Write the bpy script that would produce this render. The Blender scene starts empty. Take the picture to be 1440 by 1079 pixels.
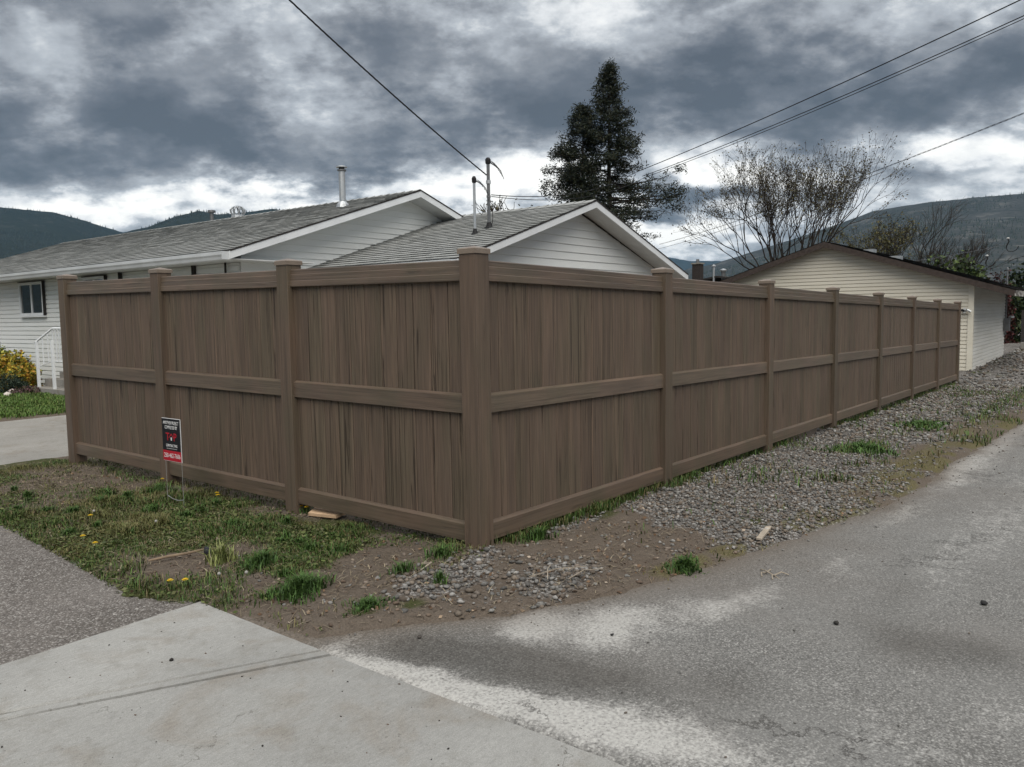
import bpy, math, random
import numpy as np
from mathutils import Vector, Matrix
R = math.radians
random.seed(7)
rng = np.random.default_rng(11)
SC = bpy.context.scene
COL = SC.collection

# ------------------------------------------------------------------ camera
CAM = Vector((-3.6875, -3.1072, 1.5025))
YAW, PITCH, ROLL, FPX = 0.6555, -0.0853, -0.0159, 1126.94
fw = Vector((math.cos(YAW)*math.cos(PITCH), math.sin(YAW)*math.cos(PITCH), math.sin(PITCH)))
rt = Vector((math.sin(YAW), -math.cos(YAW), 0)); up = rt.cross(fw)
r2 = rt*math.cos(ROLL)+up*math.sin(ROLL); u2 = up*math.cos(ROLL)-rt*math.sin(ROLL)
cd = bpy.data.cameras.new('camera'); cam = bpy.data.objects.new('camera', cd); COL.objects.link(cam)
m = Matrix.Identity(4)
for i in range(3):
    m[i][0], m[i][1], m[i][2], m[i][3] = r2[i], u2[i], -fw[i], CAM[i]
cam.matrix_world = m
cd.sensor_width = 36; cd.lens = FPX/1440*36; cd.clip_start = 0.05; cd.clip_end = 30000
SC.camera = cam

# ------------------------------------------------------------------ light
SUN_EL, SUN_AZ, SUN_STR, SKY_STR, EXPO = 57, 226, 1.95, 0.10, 0.88
SKY_GAIN, ZENITH = 0.65, 2.4
sl = bpy.data.lights.new('sun', 'SUN'); sun = bpy.data.objects.new('sun', sl); COL.objects.link(sun)
sl.energy = SUN_STR; sl.angle = R(70); sl.color = (1.0, .95, .87)
sd = Vector((math.cos(R(SUN_AZ))*math.cos(R(SUN_EL)), math.sin(R(SUN_AZ))*math.cos(R(SUN_EL)), math.sin(R(SUN_EL))))
sun.rotation_euler = sd.to_track_quat('Z', 'Y').to_euler(); sun.location = (0, 0, 40)
SC.view_settings.view_transform = 'Standard'; SC.view_settings.look = 'None'
SC.view_settings.exposure = EXPO; SC.view_settings.gamma = 1; SC.view_settings.use_curve_mapping = False

def srgb(r, g, b, a=None):
    f = lambda c: (c/255/12.92) if c/255 <= .04045 else ((c/255+.055)/1.055)**2.4
    return (f(r), f(g), f(b), 1)

class NT:
    """small helper round a node tree"""
    def __init__(s, tree):
        s.t = tree; s.n = tree.nodes; s.l = tree.links
    def new(s, ty, **k):
        n = s.n.new(ty)
        for a, v in k.items(): setattr(n, a, v)
        return n
    def set(s, sock, v):
        if hasattr(v, 'is_output'): s.l.new(v, sock)
        elif v is not None: sock.default_value = v
    def math(s, op, a, b=0.0, c=None, clamp=False):
        n = s.new('ShaderNodeMath', operation=op, use_clamp=clamp)
        s.set(n.inputs[0], a); s.set(n.inputs[1], b)
        if c is not None: s.set(n.inputs[2], c)
        return n.outputs[0]
    def noise(s, vec, scale, detail=4, rough=.55, dist=0, col=False):
        n = s.new('ShaderNodeTexNoise'); s.set(n.inputs['Vector'], vec)
        n.inputs['Scale'].default_value = scale; n.inputs['Detail'].default_value = detail
        n.inputs['Roughness'].default_value = rough; n.inputs['Distortion'].default_value = dist
        return n.outputs['Color' if col else 'Fac']
    def voro(s, vec, scale, out='Distance', feature='F1', rand=1):
        n = s.new('ShaderNodeTexVoronoi', feature=feature); s.set(n.inputs['Vector'], vec)
        n.inputs['Scale'].default_value = scale; n.inputs['Randomness'].default_value = rand
        return n.outputs[out]
    def ramp(s, fac, stops, interp='LINEAR'):
        n = s.new('ShaderNodeValToRGB'); s.set(n.inputs[0], fac); e = n.color_ramp.elements
        n.color_ramp.interpolation = interp
        while len(e) < len(stops): e.new(.5)
        for el, (p, c) in zip(e, stops):
            el.position = p; el.color = c if len(c) == 4 else (*c, 1)
        return n.outputs[0]
    def mix(s, fac, a, b, blend='MIX'):
        n = s.new('ShaderNodeMix', data_type='RGBA', blend_type=blend)
        s.set(n.inputs[0], fac); s.set(n.inputs[6], a); s.set(n.inputs[7], b)
        return n.outputs[2]
    def mapr(s, v, a, b, c=0, d=1, smooth=False):
        n = s.new('ShaderNodeMapRange', interpolation_type='SMOOTHSTEP' if smooth else 'LINEAR')
        for i, q in enumerate((v, a, b, c, d)): s.set(n.inputs[i], q)
        return n.outputs[0]
    def scale(s, vec, sc, loc=None):
        n = s.new('ShaderNodeMapping'); s.set(n.inputs[0], vec)
        n.inputs['Scale'].default_value = sc
        if loc is not None: s.set(n.inputs['Location'], loc)
        return n.outputs[0]

# ------------------------------------------------------------------ sky
W = bpy.data.worlds.new('World'); SC.world = W; W.use_nodes = True
t = NT(W.node_tree)
bg = next(n for n in t.n if n.type == 'BACKGROUND')
sky = t.new('ShaderNodeTexSky', sky_type='NISHITA', sun_disc=False)
sky.sun_elevation = R(SUN_EL); sky.sun_rotation = R(90-SUN_AZ)
tc = t.new('ShaderNodeTexCoord'); gen = tc.outputs['Generated']
sx = t.new('ShaderNodeSeparateXYZ'); t.l.new(gen, sx.inputs[0])
zc = t.math('MAXIMUM', sx.outputs[2], 0.0)
zz = t.math('ADD', zc, 0.42)
cv = t.new('ShaderNodeCombineXYZ')
t.l.new(t.math('DIVIDE', sx.outputs[0], zz), cv.inputs[0]); t.l.new(t.math('DIVIDE', sx.outputs[1], zz), cv.inputs[1])
cvr = t.new('ShaderNodeVectorRotate', rotation_type='Z_AXIS'); t.l.new(cv.outputs[0], cvr.inputs[0]); cvr.inputs['Angle'].default_value = R(-40)
cvs = t.scale(cvr.outputs[0], (1.0, .78, 1))
n_big = t.noise(cvs, 3.4, 10, .60, .0)
n_fine = t.noise(cvs, 12, 10, .60, .0)
n_warp = t.noise(cvs, 4.2, 8, .6, .0, col=True)
sw = t.new('ShaderNodeSeparateColor'); t.l.new(n_warp, sw.inputs[0])
az = t.math('MULTIPLY', t.math('ARCTAN2', sx.outputs[1], sx.outputs[0]), 57.2958)
el = t.math('MULTIPLY', t.math('ARCSINE', zc), 57.2958)
azw = t.math('ADD', az, t.math('MULTIPLY', t.math('SUBTRACT', sw.outputs[0], .5), 20))
elw = t.math('ADD', el, t.math('MULTIPLY', t.math('SUBTRACT', sw.outputs[1], .5), 11))
B = t.mapr(n_big, .41, .60, .20, .62, True)
B = t.math('ADD', B, t.math('MULTIPLY', t.math('SUBTRACT', n_fine, .5), .62))
n_mid = t.noise(cvs, 6.2, 10, .58, .0)
B = t.math('ADD', B, t.math('MULTIPLY', t.math('SUBTRACT', n_mid, .5), .55))
# (azimuth, elevation, half width, half height, amount): bright gaps and dark banks
BLOBS = [(64, 7.2, 8, 1.4, .50), (54.5, 8.4, 6, 1.4, .48), (47.5, 8.0, 6, 1.2, .42), (40, 8.0, 5, 1.4, .36), (36, 8.6, 4, 1.6, .40),
         (21, 9.4, 7, 1.6, .50), (25.8, 5.2, 5, 1.5, .55), (7, 9.0, 6, 1.8, .40), (60, 15.8, 8, 1.6, .18),
         (27, 20.5, 9, 2.0, .30), (38, 18.5, 6, 2.0, .18), (10, 19, 9, 1.6, .22), (28, 5, 60, 2.5, .16),
         (57, 11.6, 12, 2.2, -.22), (68, 10, 6, 2.0, -.16), (46, 11.6, 8, 1.7, -.20), (23.5, 14.2, 9, 2.6, -.32),
         (10.5, 13.0, 8, 2.0, -.22), (34, 13.5, 6, 1.6, -.10), (24.3, 7.6, 3, .9, -.45), (10, 7.6, 4, .9, -.22), (64, 18, 6, 1.5, -.10), (61, 13.0, 12, 2.4, -.12), (54, 19.5, 16, 1.6, .10)]
for a, e, sa, se, k in BLOBS:
    u = t.math('DIVIDE', t.math('SUBTRACT', azw, a), sa); v = t.math('DIVIDE', t.math('SUBTRACT', elw, e), se)
    q = t.math('ADD', t.math('MULTIPLY', u, u), t.math('MULTIPLY', v, v))
    B = t.math('ADD', B, t.math('MULTIPLY', t.math('POWER', 2.71828, t.math('MULTIPLY', q, -1)), k))
cl = t.ramp(B, [(0.0, srgb(80, 86, 93)), (.22, srgb(100, 105, 112)), (.42, srgb(133, 137, 142)), (.62, srgb(170, 175, 180)),
                (.80, srgb(219, 221, 222)), (1.0, srgb(250, 249, 244))])
cl = t.mix(.006, cl, sky.outputs[0])
zen = t.mapr(el, 22, 75, 1, ZENITH, True)
gain = t.math('MULTIPLY', zen, 10*SKY_GAIN)
vs = t.new('ShaderNodeVectorMath', operation='SCALE'); t.l.new(cl, vs.inputs[0]); t.l.new(gain, vs.inputs['Scale'])
t.l.new(vs.outputs[0], bg.inputs[0]); bg.inputs[1].default_value = SKY_STR

# ------------------------------------------------------------------ helpers
def tag(o, label=None, cat=None, group=None, kind=None):
    for k, v in (('label', label), ('category', cat), ('group', group), ('kind', kind)):
        if v: o[k] = v
    return o
def empty(name, loc=(0, 0, 0), rz=0):
    o = bpy.data.objects.new(name, None); COL.objects.link(o); o.location = loc; o.rotation_euler = (0, 0, rz)
    o.empty_display_size = .1
    return o
def link(name, me, mat=None, parent=None, loc=None):
    o = bpy.data.objects.new(name, me); COL.objects.link(o)
    if mat is not None and not me.materials: me.materials.append(mat)
    if parent is not None: o.parent = parent
    if loc is not None: o.location = loc
    return o
class MB:
    """collects geometry, builds one mesh"""
    def __init__(s): s.v = []; s.f = []; s.m = []
    def add(s, vs, fs, mi=0):
        b = len(s.v); s.v += [tuple(p) for p in vs]; s.f += [tuple(b+i for i in f) for f in fs]; s.m += [mi]*len(fs)
        return s
    def box(s, x0, x1, y0, y1, z0, z1, mi=0):
        v = [(x, y, z) for z in (z0, z1) for y in (y0, y1) for x in (x0, x1)]
        return s.add(v, [(0, 2, 3, 1), (4, 5, 7, 6), (0, 1, 5, 4), (2, 6, 7, 3), (0, 4, 6, 2), (1, 3, 7, 5)], mi)
    def prism(s, prof, axis, a, b, mi=0):
        """profile [(u,v)] counter-clockwise, extruded along axis 0/1/2 from a to b"""
        n = len(prof)
        def P(u, v, w): return ((w, u, v), (v, w, u), (u, v, w))[axis]
        vs = [P(u, v, a) for u, v in prof]+[P(u, v, b) for u, v in prof]
        fs = [tuple(range(n-1, -1, -1)), tuple(range(n, 2*n))]+[(i, (i+1) % n, n+(i+1) % n, n+i) for i in range(n)]
        return s.add(vs, fs, mi)
    def tube(s, pts, rad, n=6, mi=0, cap=True):
        pts = [Vector(p) for p in pts]; rs = rad if hasattr(rad, '__len__') else [rad]*len(pts)
        vs = []; ref = None
        for i, p in enumerate(pts):
            d = (pts[min(i+1, len(pts)-1)]-pts[max(i-1, 0)])
            d = d.normalized() if d.length > 1e-9 else Vector((0, 0, 1))
            if ref is None: ref = d.orthogonal().normalized()
            ref = (ref-d*ref.dot(d)); ref = ref.normalized() if ref.length > 1e-6 else d.orthogonal().normalized()
            b = d.cross(ref)
            for k in range(n):
                a = 2*math.pi*k/n; vs.append(p+(ref*math.cos(a)+b*math.sin(a))*rs[i])
        fs = [(i*n+k, i*n+(k+1) % n, (i+1)*n+(k+1) % n, (i+1)*n+k) for i in range(len(pts)-1) for k in range(n)]
        if cap: fs += [tuple(range(n-1, -1, -1)), tuple((len(pts)-1)*n+k for k in range(n))]
        return s.add(vs, fs, mi)
    def lathe(s, prof, n=16, c=(0, 0, 0), mi=0):
        vs = [(c[0]+r*math.cos(2*math.pi*k/n), c[1]+r*math.sin(2*math.pi*k/n), c[2]+z) for r, z in prof for k in range(n)]
        fs = [(i*n+k, i*n+(k+1) % n, (i+1)*n+(k+1) % n, (i+1)*n+k) for i in range(len(prof)-1) for k in range(n)]
        fs += [tuple(range(n-1, -1, -1)), tuple((len(prof)-1)*n+k for k in range(n))]
        return s.add(vs, fs, mi)
    def mesh(s, name, mats=None, smooth=False):
        me = bpy.data.meshes.new(name); me.from_pydata(s.v, [], s.f)
        for mm in (mats if isinstance(mats, (list, tuple)) else [mats] if mats else []): me.materials.append(mm)
        if any(s.m): me.polygons.foreach_set('material_index', s.m)
        if smooth: me.polygons.foreach_set('use_smooth', [True]*len(s.f))
        me.update(); return me
    def build(s, name, mat, parent=None, smooth=False):
        return link(name, s.mesh(name, mat, smooth), None, parent)
def np_mesh(name, V, F, mat, cols=None, smooth=False):
    """fast mesh from arrays; F is (n,3) or (n,4)"""
    me = bpy.data.meshes.new(name); V = np.asarray(V, np.float32); F = np.asarray(F, np.int32); k = F.shape[1]
    me.vertices.add(len(V)); me.vertices.foreach_set('co', V.ravel())
    me.loops.add(F.size); me.loops.foreach_set('vertex_index', F.ravel())
    me.polygons.add(len(F)); me.polygons.foreach_set('loop_start', np.arange(0, F.size, k, dtype=np.int32))
    if smooth: me.polygons.foreach_set('use_smooth', np.ones(len(F), bool))
    if cols is not None:
        ca = me.color_attributes.new('Col', 'FLOAT_COLOR', 'POINT')
        c = np.ones((len(V), 4), np.float32); c[:, :cols.shape[1]] = cols; ca.data.foreach_set('color', c.ravel())
    me.materials.append(mat); me.update(calc_edges=True); return me
_T = np.random.default_rng(5).random((256, 256))
def vn(x, y, s, o=0):
    """value noise with cell size s"""
    x = np.asarray(x, float)/s+17.3*o+1000; y = np.asarray(y, float)/s+9.1*o+1000
    xi = np.floor(x).astype(int); yi = np.floor(y).astype(int); fx = x-xi; fy = y-yi
    fx = fx*fx*(3-2*fx); fy = fy*fy*(3-2*fy); T = lambda a, b: _T[a % 256, b % 256]
    return (T(xi, yi)*(1-fx)+T(xi+1, yi)*fx)*(1-fy)+(T(xi, yi+1)*(1-fx)+T(xi+1, yi+1)*fx)*fy
def fbm(x, y, s, oct=4, o=0):
    a, r, n = 1, 0, 0
    for i in range(oct):
        r = r+a*vn(x, y, s/2**i, o+i*3); n += a; a *= .5
    return r/n
def sstep(a, b, x):
    q = np.clip((np.asarray(x, float)-a)/(b-a), 0, 1); return q*q*(3-2*q)

# ------------------------------------------------------------------ materials
def mat(name, fn, rough=.8, spec=.25):
    m = bpy.data.materials.new(name); m.use_nodes = True; t = NT(m.node_tree)
    b = next(n for n in t.n if n.type == 'BSDF_PRINCIPLED')
    b.inputs['Roughness'].default_value = rough; b.inputs['Specular IOR Level'].default_value = spec
    tc = t.new('ShaderNodeTexCoord'); geo = t.new('ShaderNodeNewGeometry')
    t.obj = tc.outputs['Object']; t.pos = geo.outputs['Position']
    c = fn(t, b)
    if c is not None: t.set(b.inputs['Base Color'], c)
    return m
def bump(t, b, h, strength=.4, dist=.01):
    n = t.new('ShaderNodeBump'); n.inputs['Strength'].default_value = strength; n.inputs['Distance'].default_value = dist
    t.set(n.inputs['Height'], h); t.l.new(n.outputs[0], b.inputs['Normal'])
def attr(t):
    n = t.new('ShaderNodeVertexColor'); n.layer_name = 'Col'; return n.outputs['Color']
def rnd(t): return t.new('ShaderNodeObjectInfo').outputs['Random']
def plain(name, c, var=.12, sc=6, rough=.7, bmp=0, spec=.25):
    def f(t, b):
        n = t.noise(t.obj, sc, 5)
        if bmp: bump(t, b, t.noise(t.obj, sc*8, 4), bmp, .004)
        return t.mix(1, (*c, 1), t.ramp(n, [(.3, (1-var,)*3), (.7, (1+var,)*3)]), 'MULTIPLY')
    return mat(name, f, rough, spec)

FENCE_A, FENCE_B, FENCE_D = (.166, .117, .084, 1), (.120, .088, .066, 1), (.026, .018, .013, 1)
def wood(axis, streak, contrast=1.0):
    """moulded wood grain running along one axis"""
    def f(t, b):
        off = t.new('ShaderNodeCombineXYZ'); r = rnd(t)
        for i in range(3): t.l.new(t.math('MULTIPLY', r, (91.0, 57.0, 33.0)[i]), off.inputs[i])
        lo = (1.0, 1.0, 1.0); sc = [14, 14, 14]; sc[axis] = .55
        v = t.scale(t.obj, tuple(sc), off.outputs[0]); sc2 = [70, 70, 70]; sc2[axis] = 2.2
        v2 = t.scale(t.obj, tuple(sc2), off.outputs[0])
        n1 = t.noise(v, 1, 5, .6, .6); n2 = t.noise(v2, 1, 3, .6)
        base = t.mix(t.mapr(n1, .35, .65), FENCE_B, FENCE_A)
        base = t.mix(t.mapr(t.noise(t.scale(t.obj, (3, 3, 1.1), off.outputs[0]), 1, 3), .42, .62, 0, .75), base, (.118, .096, .066, 1))
        tone = t.mapr(r, 0, 1, .84*contrast, 1.0*contrast)
        base = t.mix(1, base, t.ramp(tone, [(0, (0, 0, 0)), (1, (1, 1, 1))]), 'MULTIPLY')
        def line(sc_a, sc_l, lo_, hi_, dist, det=3):
            q = [sc_a]*3; q[axis] = sc_l
            return t.mapr(t.noise(t.scale(t.obj, tuple(q), off.outputs[0]), 1, det, .55, dist), lo_, hi_)
        hair = t.math('MULTIPLY', line(105, .30, .578, .635, .10), line(10, 1.2, .38, .52, .3))
        knot = t.math('MAXIMUM', line(46, 1.5, .62, .68, .8, 4), t.math('MULTIPLY', line(26, .8, .655, .70, 1.0, 4), 1.1))
        dark = t.math('MULTIPLY', t.math('MAXIMUM', t.math('MULTIPLY', hair, .95), knot), streak)
        base = t.mix(dark, base, FENCE_D)
        fine = t.mapr(n2, .36, .66, .78 if streak > .3 else .9, 1.12)
        n = t.new('ShaderNodeVectorMath', operation='SCALE'); t.l.new(base, n.inputs[0]); t.l.new(fine, n.inputs['Scale'])
        bump(t, b, t.math('ADD', n2, t.math('MULTIPLY', dark, -1.2)), .35, .0025)
        return n.outputs[0]
    return f
M = {}
M['board'] = mat('vinyl_board', wood(2, .76), .55, .3)
M['rail'] = mat('vinyl_rail', wood(0, .40), .36, .6)
M['post'] = mat('vinyl_post', wood(2, .30, .86), .5, .35)
M['cap'] = plain('vinyl_cap', (.20, .158, .122), .08, 20, .34, .1, .6)

def siding(name, c, dirt):
    def f(t, b):
        n = t.noise(t.scale(t.pos, (.5, .5, 2.5)), 1.2, 5); n2 = t.noise(t.pos, 9, 4)
        col = t.mix(t.mapr(n, .4, .72, 0, dirt), (*c, 1), (c[0]*.72, c[1]*.70, c[2]*.64, 1))
        bump(t, b, n2, .08, .004)
        return t.mix(t.mapr(n2, .3, .7, 0, .12), col, (c[0]*.86, c[1]*.86, c[2]*.84, 1))
    return mat(name, f, .45, .35)
M['white_siding'] = siding('white_siding', (.80, .815, .80), .25)
M['cream_siding'] = siding('cream_siding', (.68, .64, .54), .3)
M['pale_siding'] = siding('pale_siding', (.70, .69, .65), .4)
M['white_trim'] = plain('white_trim', (.72, .74, .75), .06, 3, .4, .05, .4)
M['gutter'] = plain('gutter_white', (.60, .62, .63), .10, 2, .35, .05, .45)
M['soffit'] = plain('soffit_white', (.60, .61, .60), .06, 4, .5, 0, .3)
M['dark_trim'] = plain('dark_trim', (.035, .031, .029), .2, 8, .6)
M['dark_wood'] = plain('garage_fascia', (.055, .042, .036), .3, 12, .8, .3)  # dark brown wood of the garage roof, rakes and soffit
M['worn_paint'] = mat('worn_fascia', lambda t, b: t.mix(t.mapr(t.noise(t.pos, 9, 6, .65), .46, .56), (.06, .048, .042, 1), (.46, .45, .42, 1)), .8)
def shingle(c1, c2):
    def f(t, b):
        a = attr(t); n = t.noise(t.pos, 160, 3); n2 = t.noise(t.pos, .8, 5)
        s_ = t.new('ShaderNodeSeparateColor'); t.l.new(a, s_.inputs[0])
        col = t.mix(s_.outputs[0], (*c1, 1), (*c2, 1)); bump(t, b, n, .5, .004)
        col = t.mix(t.mapr(n2, .45, .75, 0, .35), col, (c1[0]*.75, c1[1]*.77, c1[2]*.72, 1))
        return t.mix(1, col, t.ramp(n, [(.3, (.72,)*3), (.7, (1.22,)*3)]), 'MULTIPLY')
    return mat('shingle', f, .9, .15)
M['shingle'] = shingle((.27, .277, .27), (.42, .428, .418))
M['dark_shingle'] = shingle((.03, .028, .027), (.06, .055, .052))
def metal(name, c, rough=.4, rust=0):
    def f(t, b):
        b.inputs['Metallic'].default_value = .75
        n = t.noise(t.obj, 12, 5)
        t.set(b.inputs['Roughness'], t.mapr(n, .3, .7, rough*.8, rough*1.3))
        return t.mix(t.mapr(n, .5, .7, 0, rust), (*c, 1), (.10, .06, .04, 1))
    return mat(name, f, rough)
M['galv'] = metal('galvanised_steel', (.52, .54, .55), .42, .15)
M['dull_steel'] = metal('weathered_conduit', (.20, .205, .21), .5, .3)
M['black'] = plain('black_rubber', (.014, .014, .015), .2, 20, .6)
M['cable'] = plain('cable_black', (.012, .012, .013), .2, 20, .7)
M['cable_grey'] = plain('cable_grey', (.16, .16, .17), .2, 20, .6)
M['ceramic'] = plain('insulator_white', (.55, .55, .53), .05, 20, .3)
def glass(t, b):
    b.inputs['Roughness'].default_value = .04; b.inputs['IOR'].default_value = 2.2
    return (.02, .024, .028, 1)
M['glass'] = mat('window_glass', glass, .06, .8)
M['blind'] = plain('curtain', (.42, .42, .40), .2, 3, .9)
M['brick'] = plain('chimney_brick', (.040, .033, .030), .3, 18, .9, .3)
M['bark'] = mat('bark', lambda t, b: (bump(t, b, t.noise(t.scale(t.pos, (14, 14, 3)), 1, 5), .8, .03), t.mix(t.noise(t.scale(t.pos, (14, 14, 3)), 1, 5), (.030, .024, .020, 1), (.085, .072, .062, 1)))[1], .95, .1)
M['dark_bark'] = mat('dark_bark', lambda t, b: t.mix(t.noise(t.pos, 5, 4), (.020, .017, .015, 1), (.05, .042, .036, 1)), .95, .1)
def leafy(name, rough=.6, trans=.15):
    def f(t, b):
        c = attr(t); b.inputs['Transmission Weight'].default_value = 0
        return t.mix(t.noise(t.pos, 3, 3), c, t.mix(1, c, (1.35, 1.3, 1.2, 1), 'MULTIPLY'))
    return mat(name, f, rough, .2)
M['leaf'] = leafy('foliage'); M['blade'] = leafy('grass_blades', .55)
M['litter'] = leafy('litter', .9)
def stone_f(t, b):
    c = attr(t); n = t.noise(t.pos, 60, 4); bump(t, b, t.noise(t.pos, 150, 3), .4, .003)
    return t.mix(1, c, t.ramp(n, [(.3, (.75,)*3), (.7, (1.2,)*3)]), 'MULTIPLY')
M['stone'] = mat('gravel_stone', stone_f, .85, .2)

def concrete_f(base, stain):
    def f(t, b):
        n1 = t.noise(t.pos, .9, 6, .6, .4); n2 = t.noise(t.pos, 7, 6, .65); n3 = t.noise(t.pos, 260, 2, .6)
        sp = t.voro(t.pos, 130)
        broom = t.noise(t.scale(t.pos, (18, 150, 1)), 1, 3)
        col = t.mix(t.mapr(n1, .35, .68), (*[c*.90 for c in base], 1), (*[c*1.08 for c in base], 1))
        col = t.mix(t.mapr(n2, .52, .72, 0, stain), col, (base[0]*.66, base[1]*.63, base[2]*.58, 1))
        n4 = t.noise(t.pos, 2.3, 5, .6, .8)
        col = t.mix(t.mapr(n4, .54, .68, 0, .6), col, (base[0]*.74, base[1]*.66, base[2]*.58, 1))
        col = t.mix(t.mapr(t.noise(t.pos, 5.5, 6, .7, .5), .60, .70, 0, .35), col, (base[0]*.60, base[1]*.57, base[2]*.53, 1))
        col = t.mix(1, col, t.ramp(n3, [(.25, (.74,)*3), (.75, (1.22,)*3)]), 'MULTIPLY')
        col = t.mix(1, col, t.ramp(t.noise(t.scale(t.pos, (22, 70, 1)), 1, 6, .7), [(.3, (.86,)*3), (.7, (1.10,)*3)]), 'MULTIPLY')
        col = t.mix(1, col, t.ramp(t.noise(t.pos, .55, 4, .6), [(.3, (.88,)*3), (.7, (1.08,)*3)]), 'MULTIPLY')
        pit = t.mapr(t.noise(t.pos, 48, 3, .5), .68, .74, 0, .6)
        col = t.mix(pit, col, (base[0]*.45, base[1]*.43, base[2]*.40, 1))
        vor = t.new('ShaderNodeTexVoronoi', feature='DISTANCE_TO_EDGE'); vor.inputs['Scale'].default_value = .55
        wv = t.new('ShaderNodeVectorMath', operation='ADD'); t.l.new(t.pos, wv.inputs[0])
        wn = t.noise(t.pos, 3.5, 5, .6, 0, True); t.l.new(wn, wv.inputs[1]); t.l.new(wv.outputs[0], vor.inputs['Vector'])
        crk = t.math('MULTIPLY', t.mapr(vor.outputs['Distance'], 0, .0035, 1, 0), t.mapr(t.noise(t.pos, 1.6, 4), .46, .58, 0, .75))
        col = t.mix(crk, col, (base[0]*.25, base[1]*.23, base[2]*.2, 1))
        bump(t, b, t.math('ADD', t.math('ADD', t.math('MULTIPLY', n3, .8), t.math('MULTIPLY', broom, .7)), t.math('MULTIPLY', t.math('ADD', pit, crk), -1)), .5, .003)
        return col
    return f
M['concrete'] = mat('concrete', concrete_f((.305, .302, .286), .50), .9, .15)
M['old_concrete'] = mat('old_concrete', concrete_f((.27, .258, .235), .5), .9, .15)

def alley_f(t, b):
    a = t.new('ShaderNodeSeparateColor'); t.l.new(attr(t), a.inputs[0])
    agg = t.voro(t.pos, 140, 'Color'); ag = t.new('ShaderNodeSeparateColor'); t.l.new(agg, ag.inputs[0])
    ad = t.voro(t.pos, 140)
    n1 = t.noise(t.pos, 1.1, 6, .62, .5); n2 = t.noise(t.pos, 13, 6, .7); n3 = t.noise(t.pos, 70, 4, .6)
    st = t.ramp(ag.outputs[0], [(0, (.125, .122, .116)), (.55, (.195, .191, .181)), (.85, (.25, .246, .233)), (1, (.34, .332, .315))])
    col = t.mix(t.mapr(ad, .35, .75, 0, .6), st, (.075, .072, .068, 1))
    col = t.mix(t.mapr(n1, .38, .68, 0, .55), col, (.205, .203, .194, 1))
    col = t.mix(t.mapr(a.outputs[1], 0, 1, 0, .8), col, t.mix(ag.outputs[0], (.05, .047, .043, 1), (.10, .096, .088, 1)))
    d = t.math('ADD', a.outputs[0], t.math('ADD', t.math('MULTIPLY', t.math('SUBTRACT', n2, .5), 1.4), t.math('MULTIPLY', t.math('SUBTRACT', n3, .5), 1.0)))
    d = t.math('SUBTRACT', d, t.math('MULTIPLY', t.mapr(ag.outputs[1], .55, 1), .12))
    col = t.mix(t.mapr(d, .28, .92, 0, .85), col, (.42, .412, .39, 1))
    col = t.mix(t.mapr(a.outputs[2], 0, 1, 0, .9), col, t.mix(n3, (.075, .058, .045, 1), (.16, .13, .10, 1)))
    col = t.mix(1, col, t.ramp(n3, [(.25, (.72,)*3), (.75, (1.28,)*3)]), 'MULTIPLY')
    pits = t.mapr(t.noise(t.scale(t.pos, (1, 1, 1)), 85, 3, .6), .64, .70, 0, .75)
    col = t.mix(pits, col, (.035, .033, .031, 1))
    col = t.mix(t.mapr(t.noise(t.pos, .35, 5, .6), .5, .7, 0, .4), col, (.15, .135, .122, 1))
    cv_ = t.new('ShaderNodeTexVoronoi', feature='DISTANCE_TO_EDGE'); cv_.inputs['Scale'].default_value = .42
    wv = t.new('ShaderNodeVectorMath', operation='ADD'); t.l.new(t.pos, wv.inputs[0]); t.l.new(t.noise(t.pos, 2.2, 7, .7, 0, True), wv.inputs[1]); t.l.new(wv.outputs[0], cv_.inputs['Vector'])
    crack = t.math('MULTIPLY', t.mapr(cv_.outputs['Distance'], .0, .006, 1, 0), t.mapr(n1, .45, .6, 0, .7))
    col = t.mix(crack, col, (.05, .046, .042, 1))
    bump(t, b, t.math('ADD', t.math('ADD', t.math('MULTIPLY', ad, -.8), t.math('MULTIPLY', n3, .8)), t.math('MULTIPLY', crack, -1.5)), .6, .005)
    return col
M['alley'] = mat('worn_asphalt', alley_f, .92, .15)
def aggr_f(t, b):
    c = t.voro(t.pos, 115, 'Color'); s_ = t.new('ShaderNodeSeparateColor'); t.l.new(c, s_.inputs[0]); d = t.voro(t.pos, 115)
    col = t.ramp(s_.outputs[0], [(0, (.09, .08, .072)), (.5, (.15, .137, .124)), (.82, (.22, .205, .19)), (1, (.40, .384, .36))])
    col = t.mix(t.mapr(d, .38, .75, 0, .7), col, (.075, .066, .06, 1))
    n = t.noise(t.pos, 1.4, 6, .6); col = t.mix(t.mapr(n, .42, .7, 0, .35), col, (.24, .22, .205, 1))
    col = t.mix(1, col, t.ramp(t.noise(t.pos, 30, 4), [(.3, (.78,)*3), (.7, (1.2,)*3)]), 'MULTIPLY')
    bump(t, b, t.math('MULTIPLY', d, -1), .8, .006); return col
M['aggregate'] = mat('rough_aggregate_paving', aggr_f, .92, .15)
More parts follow.
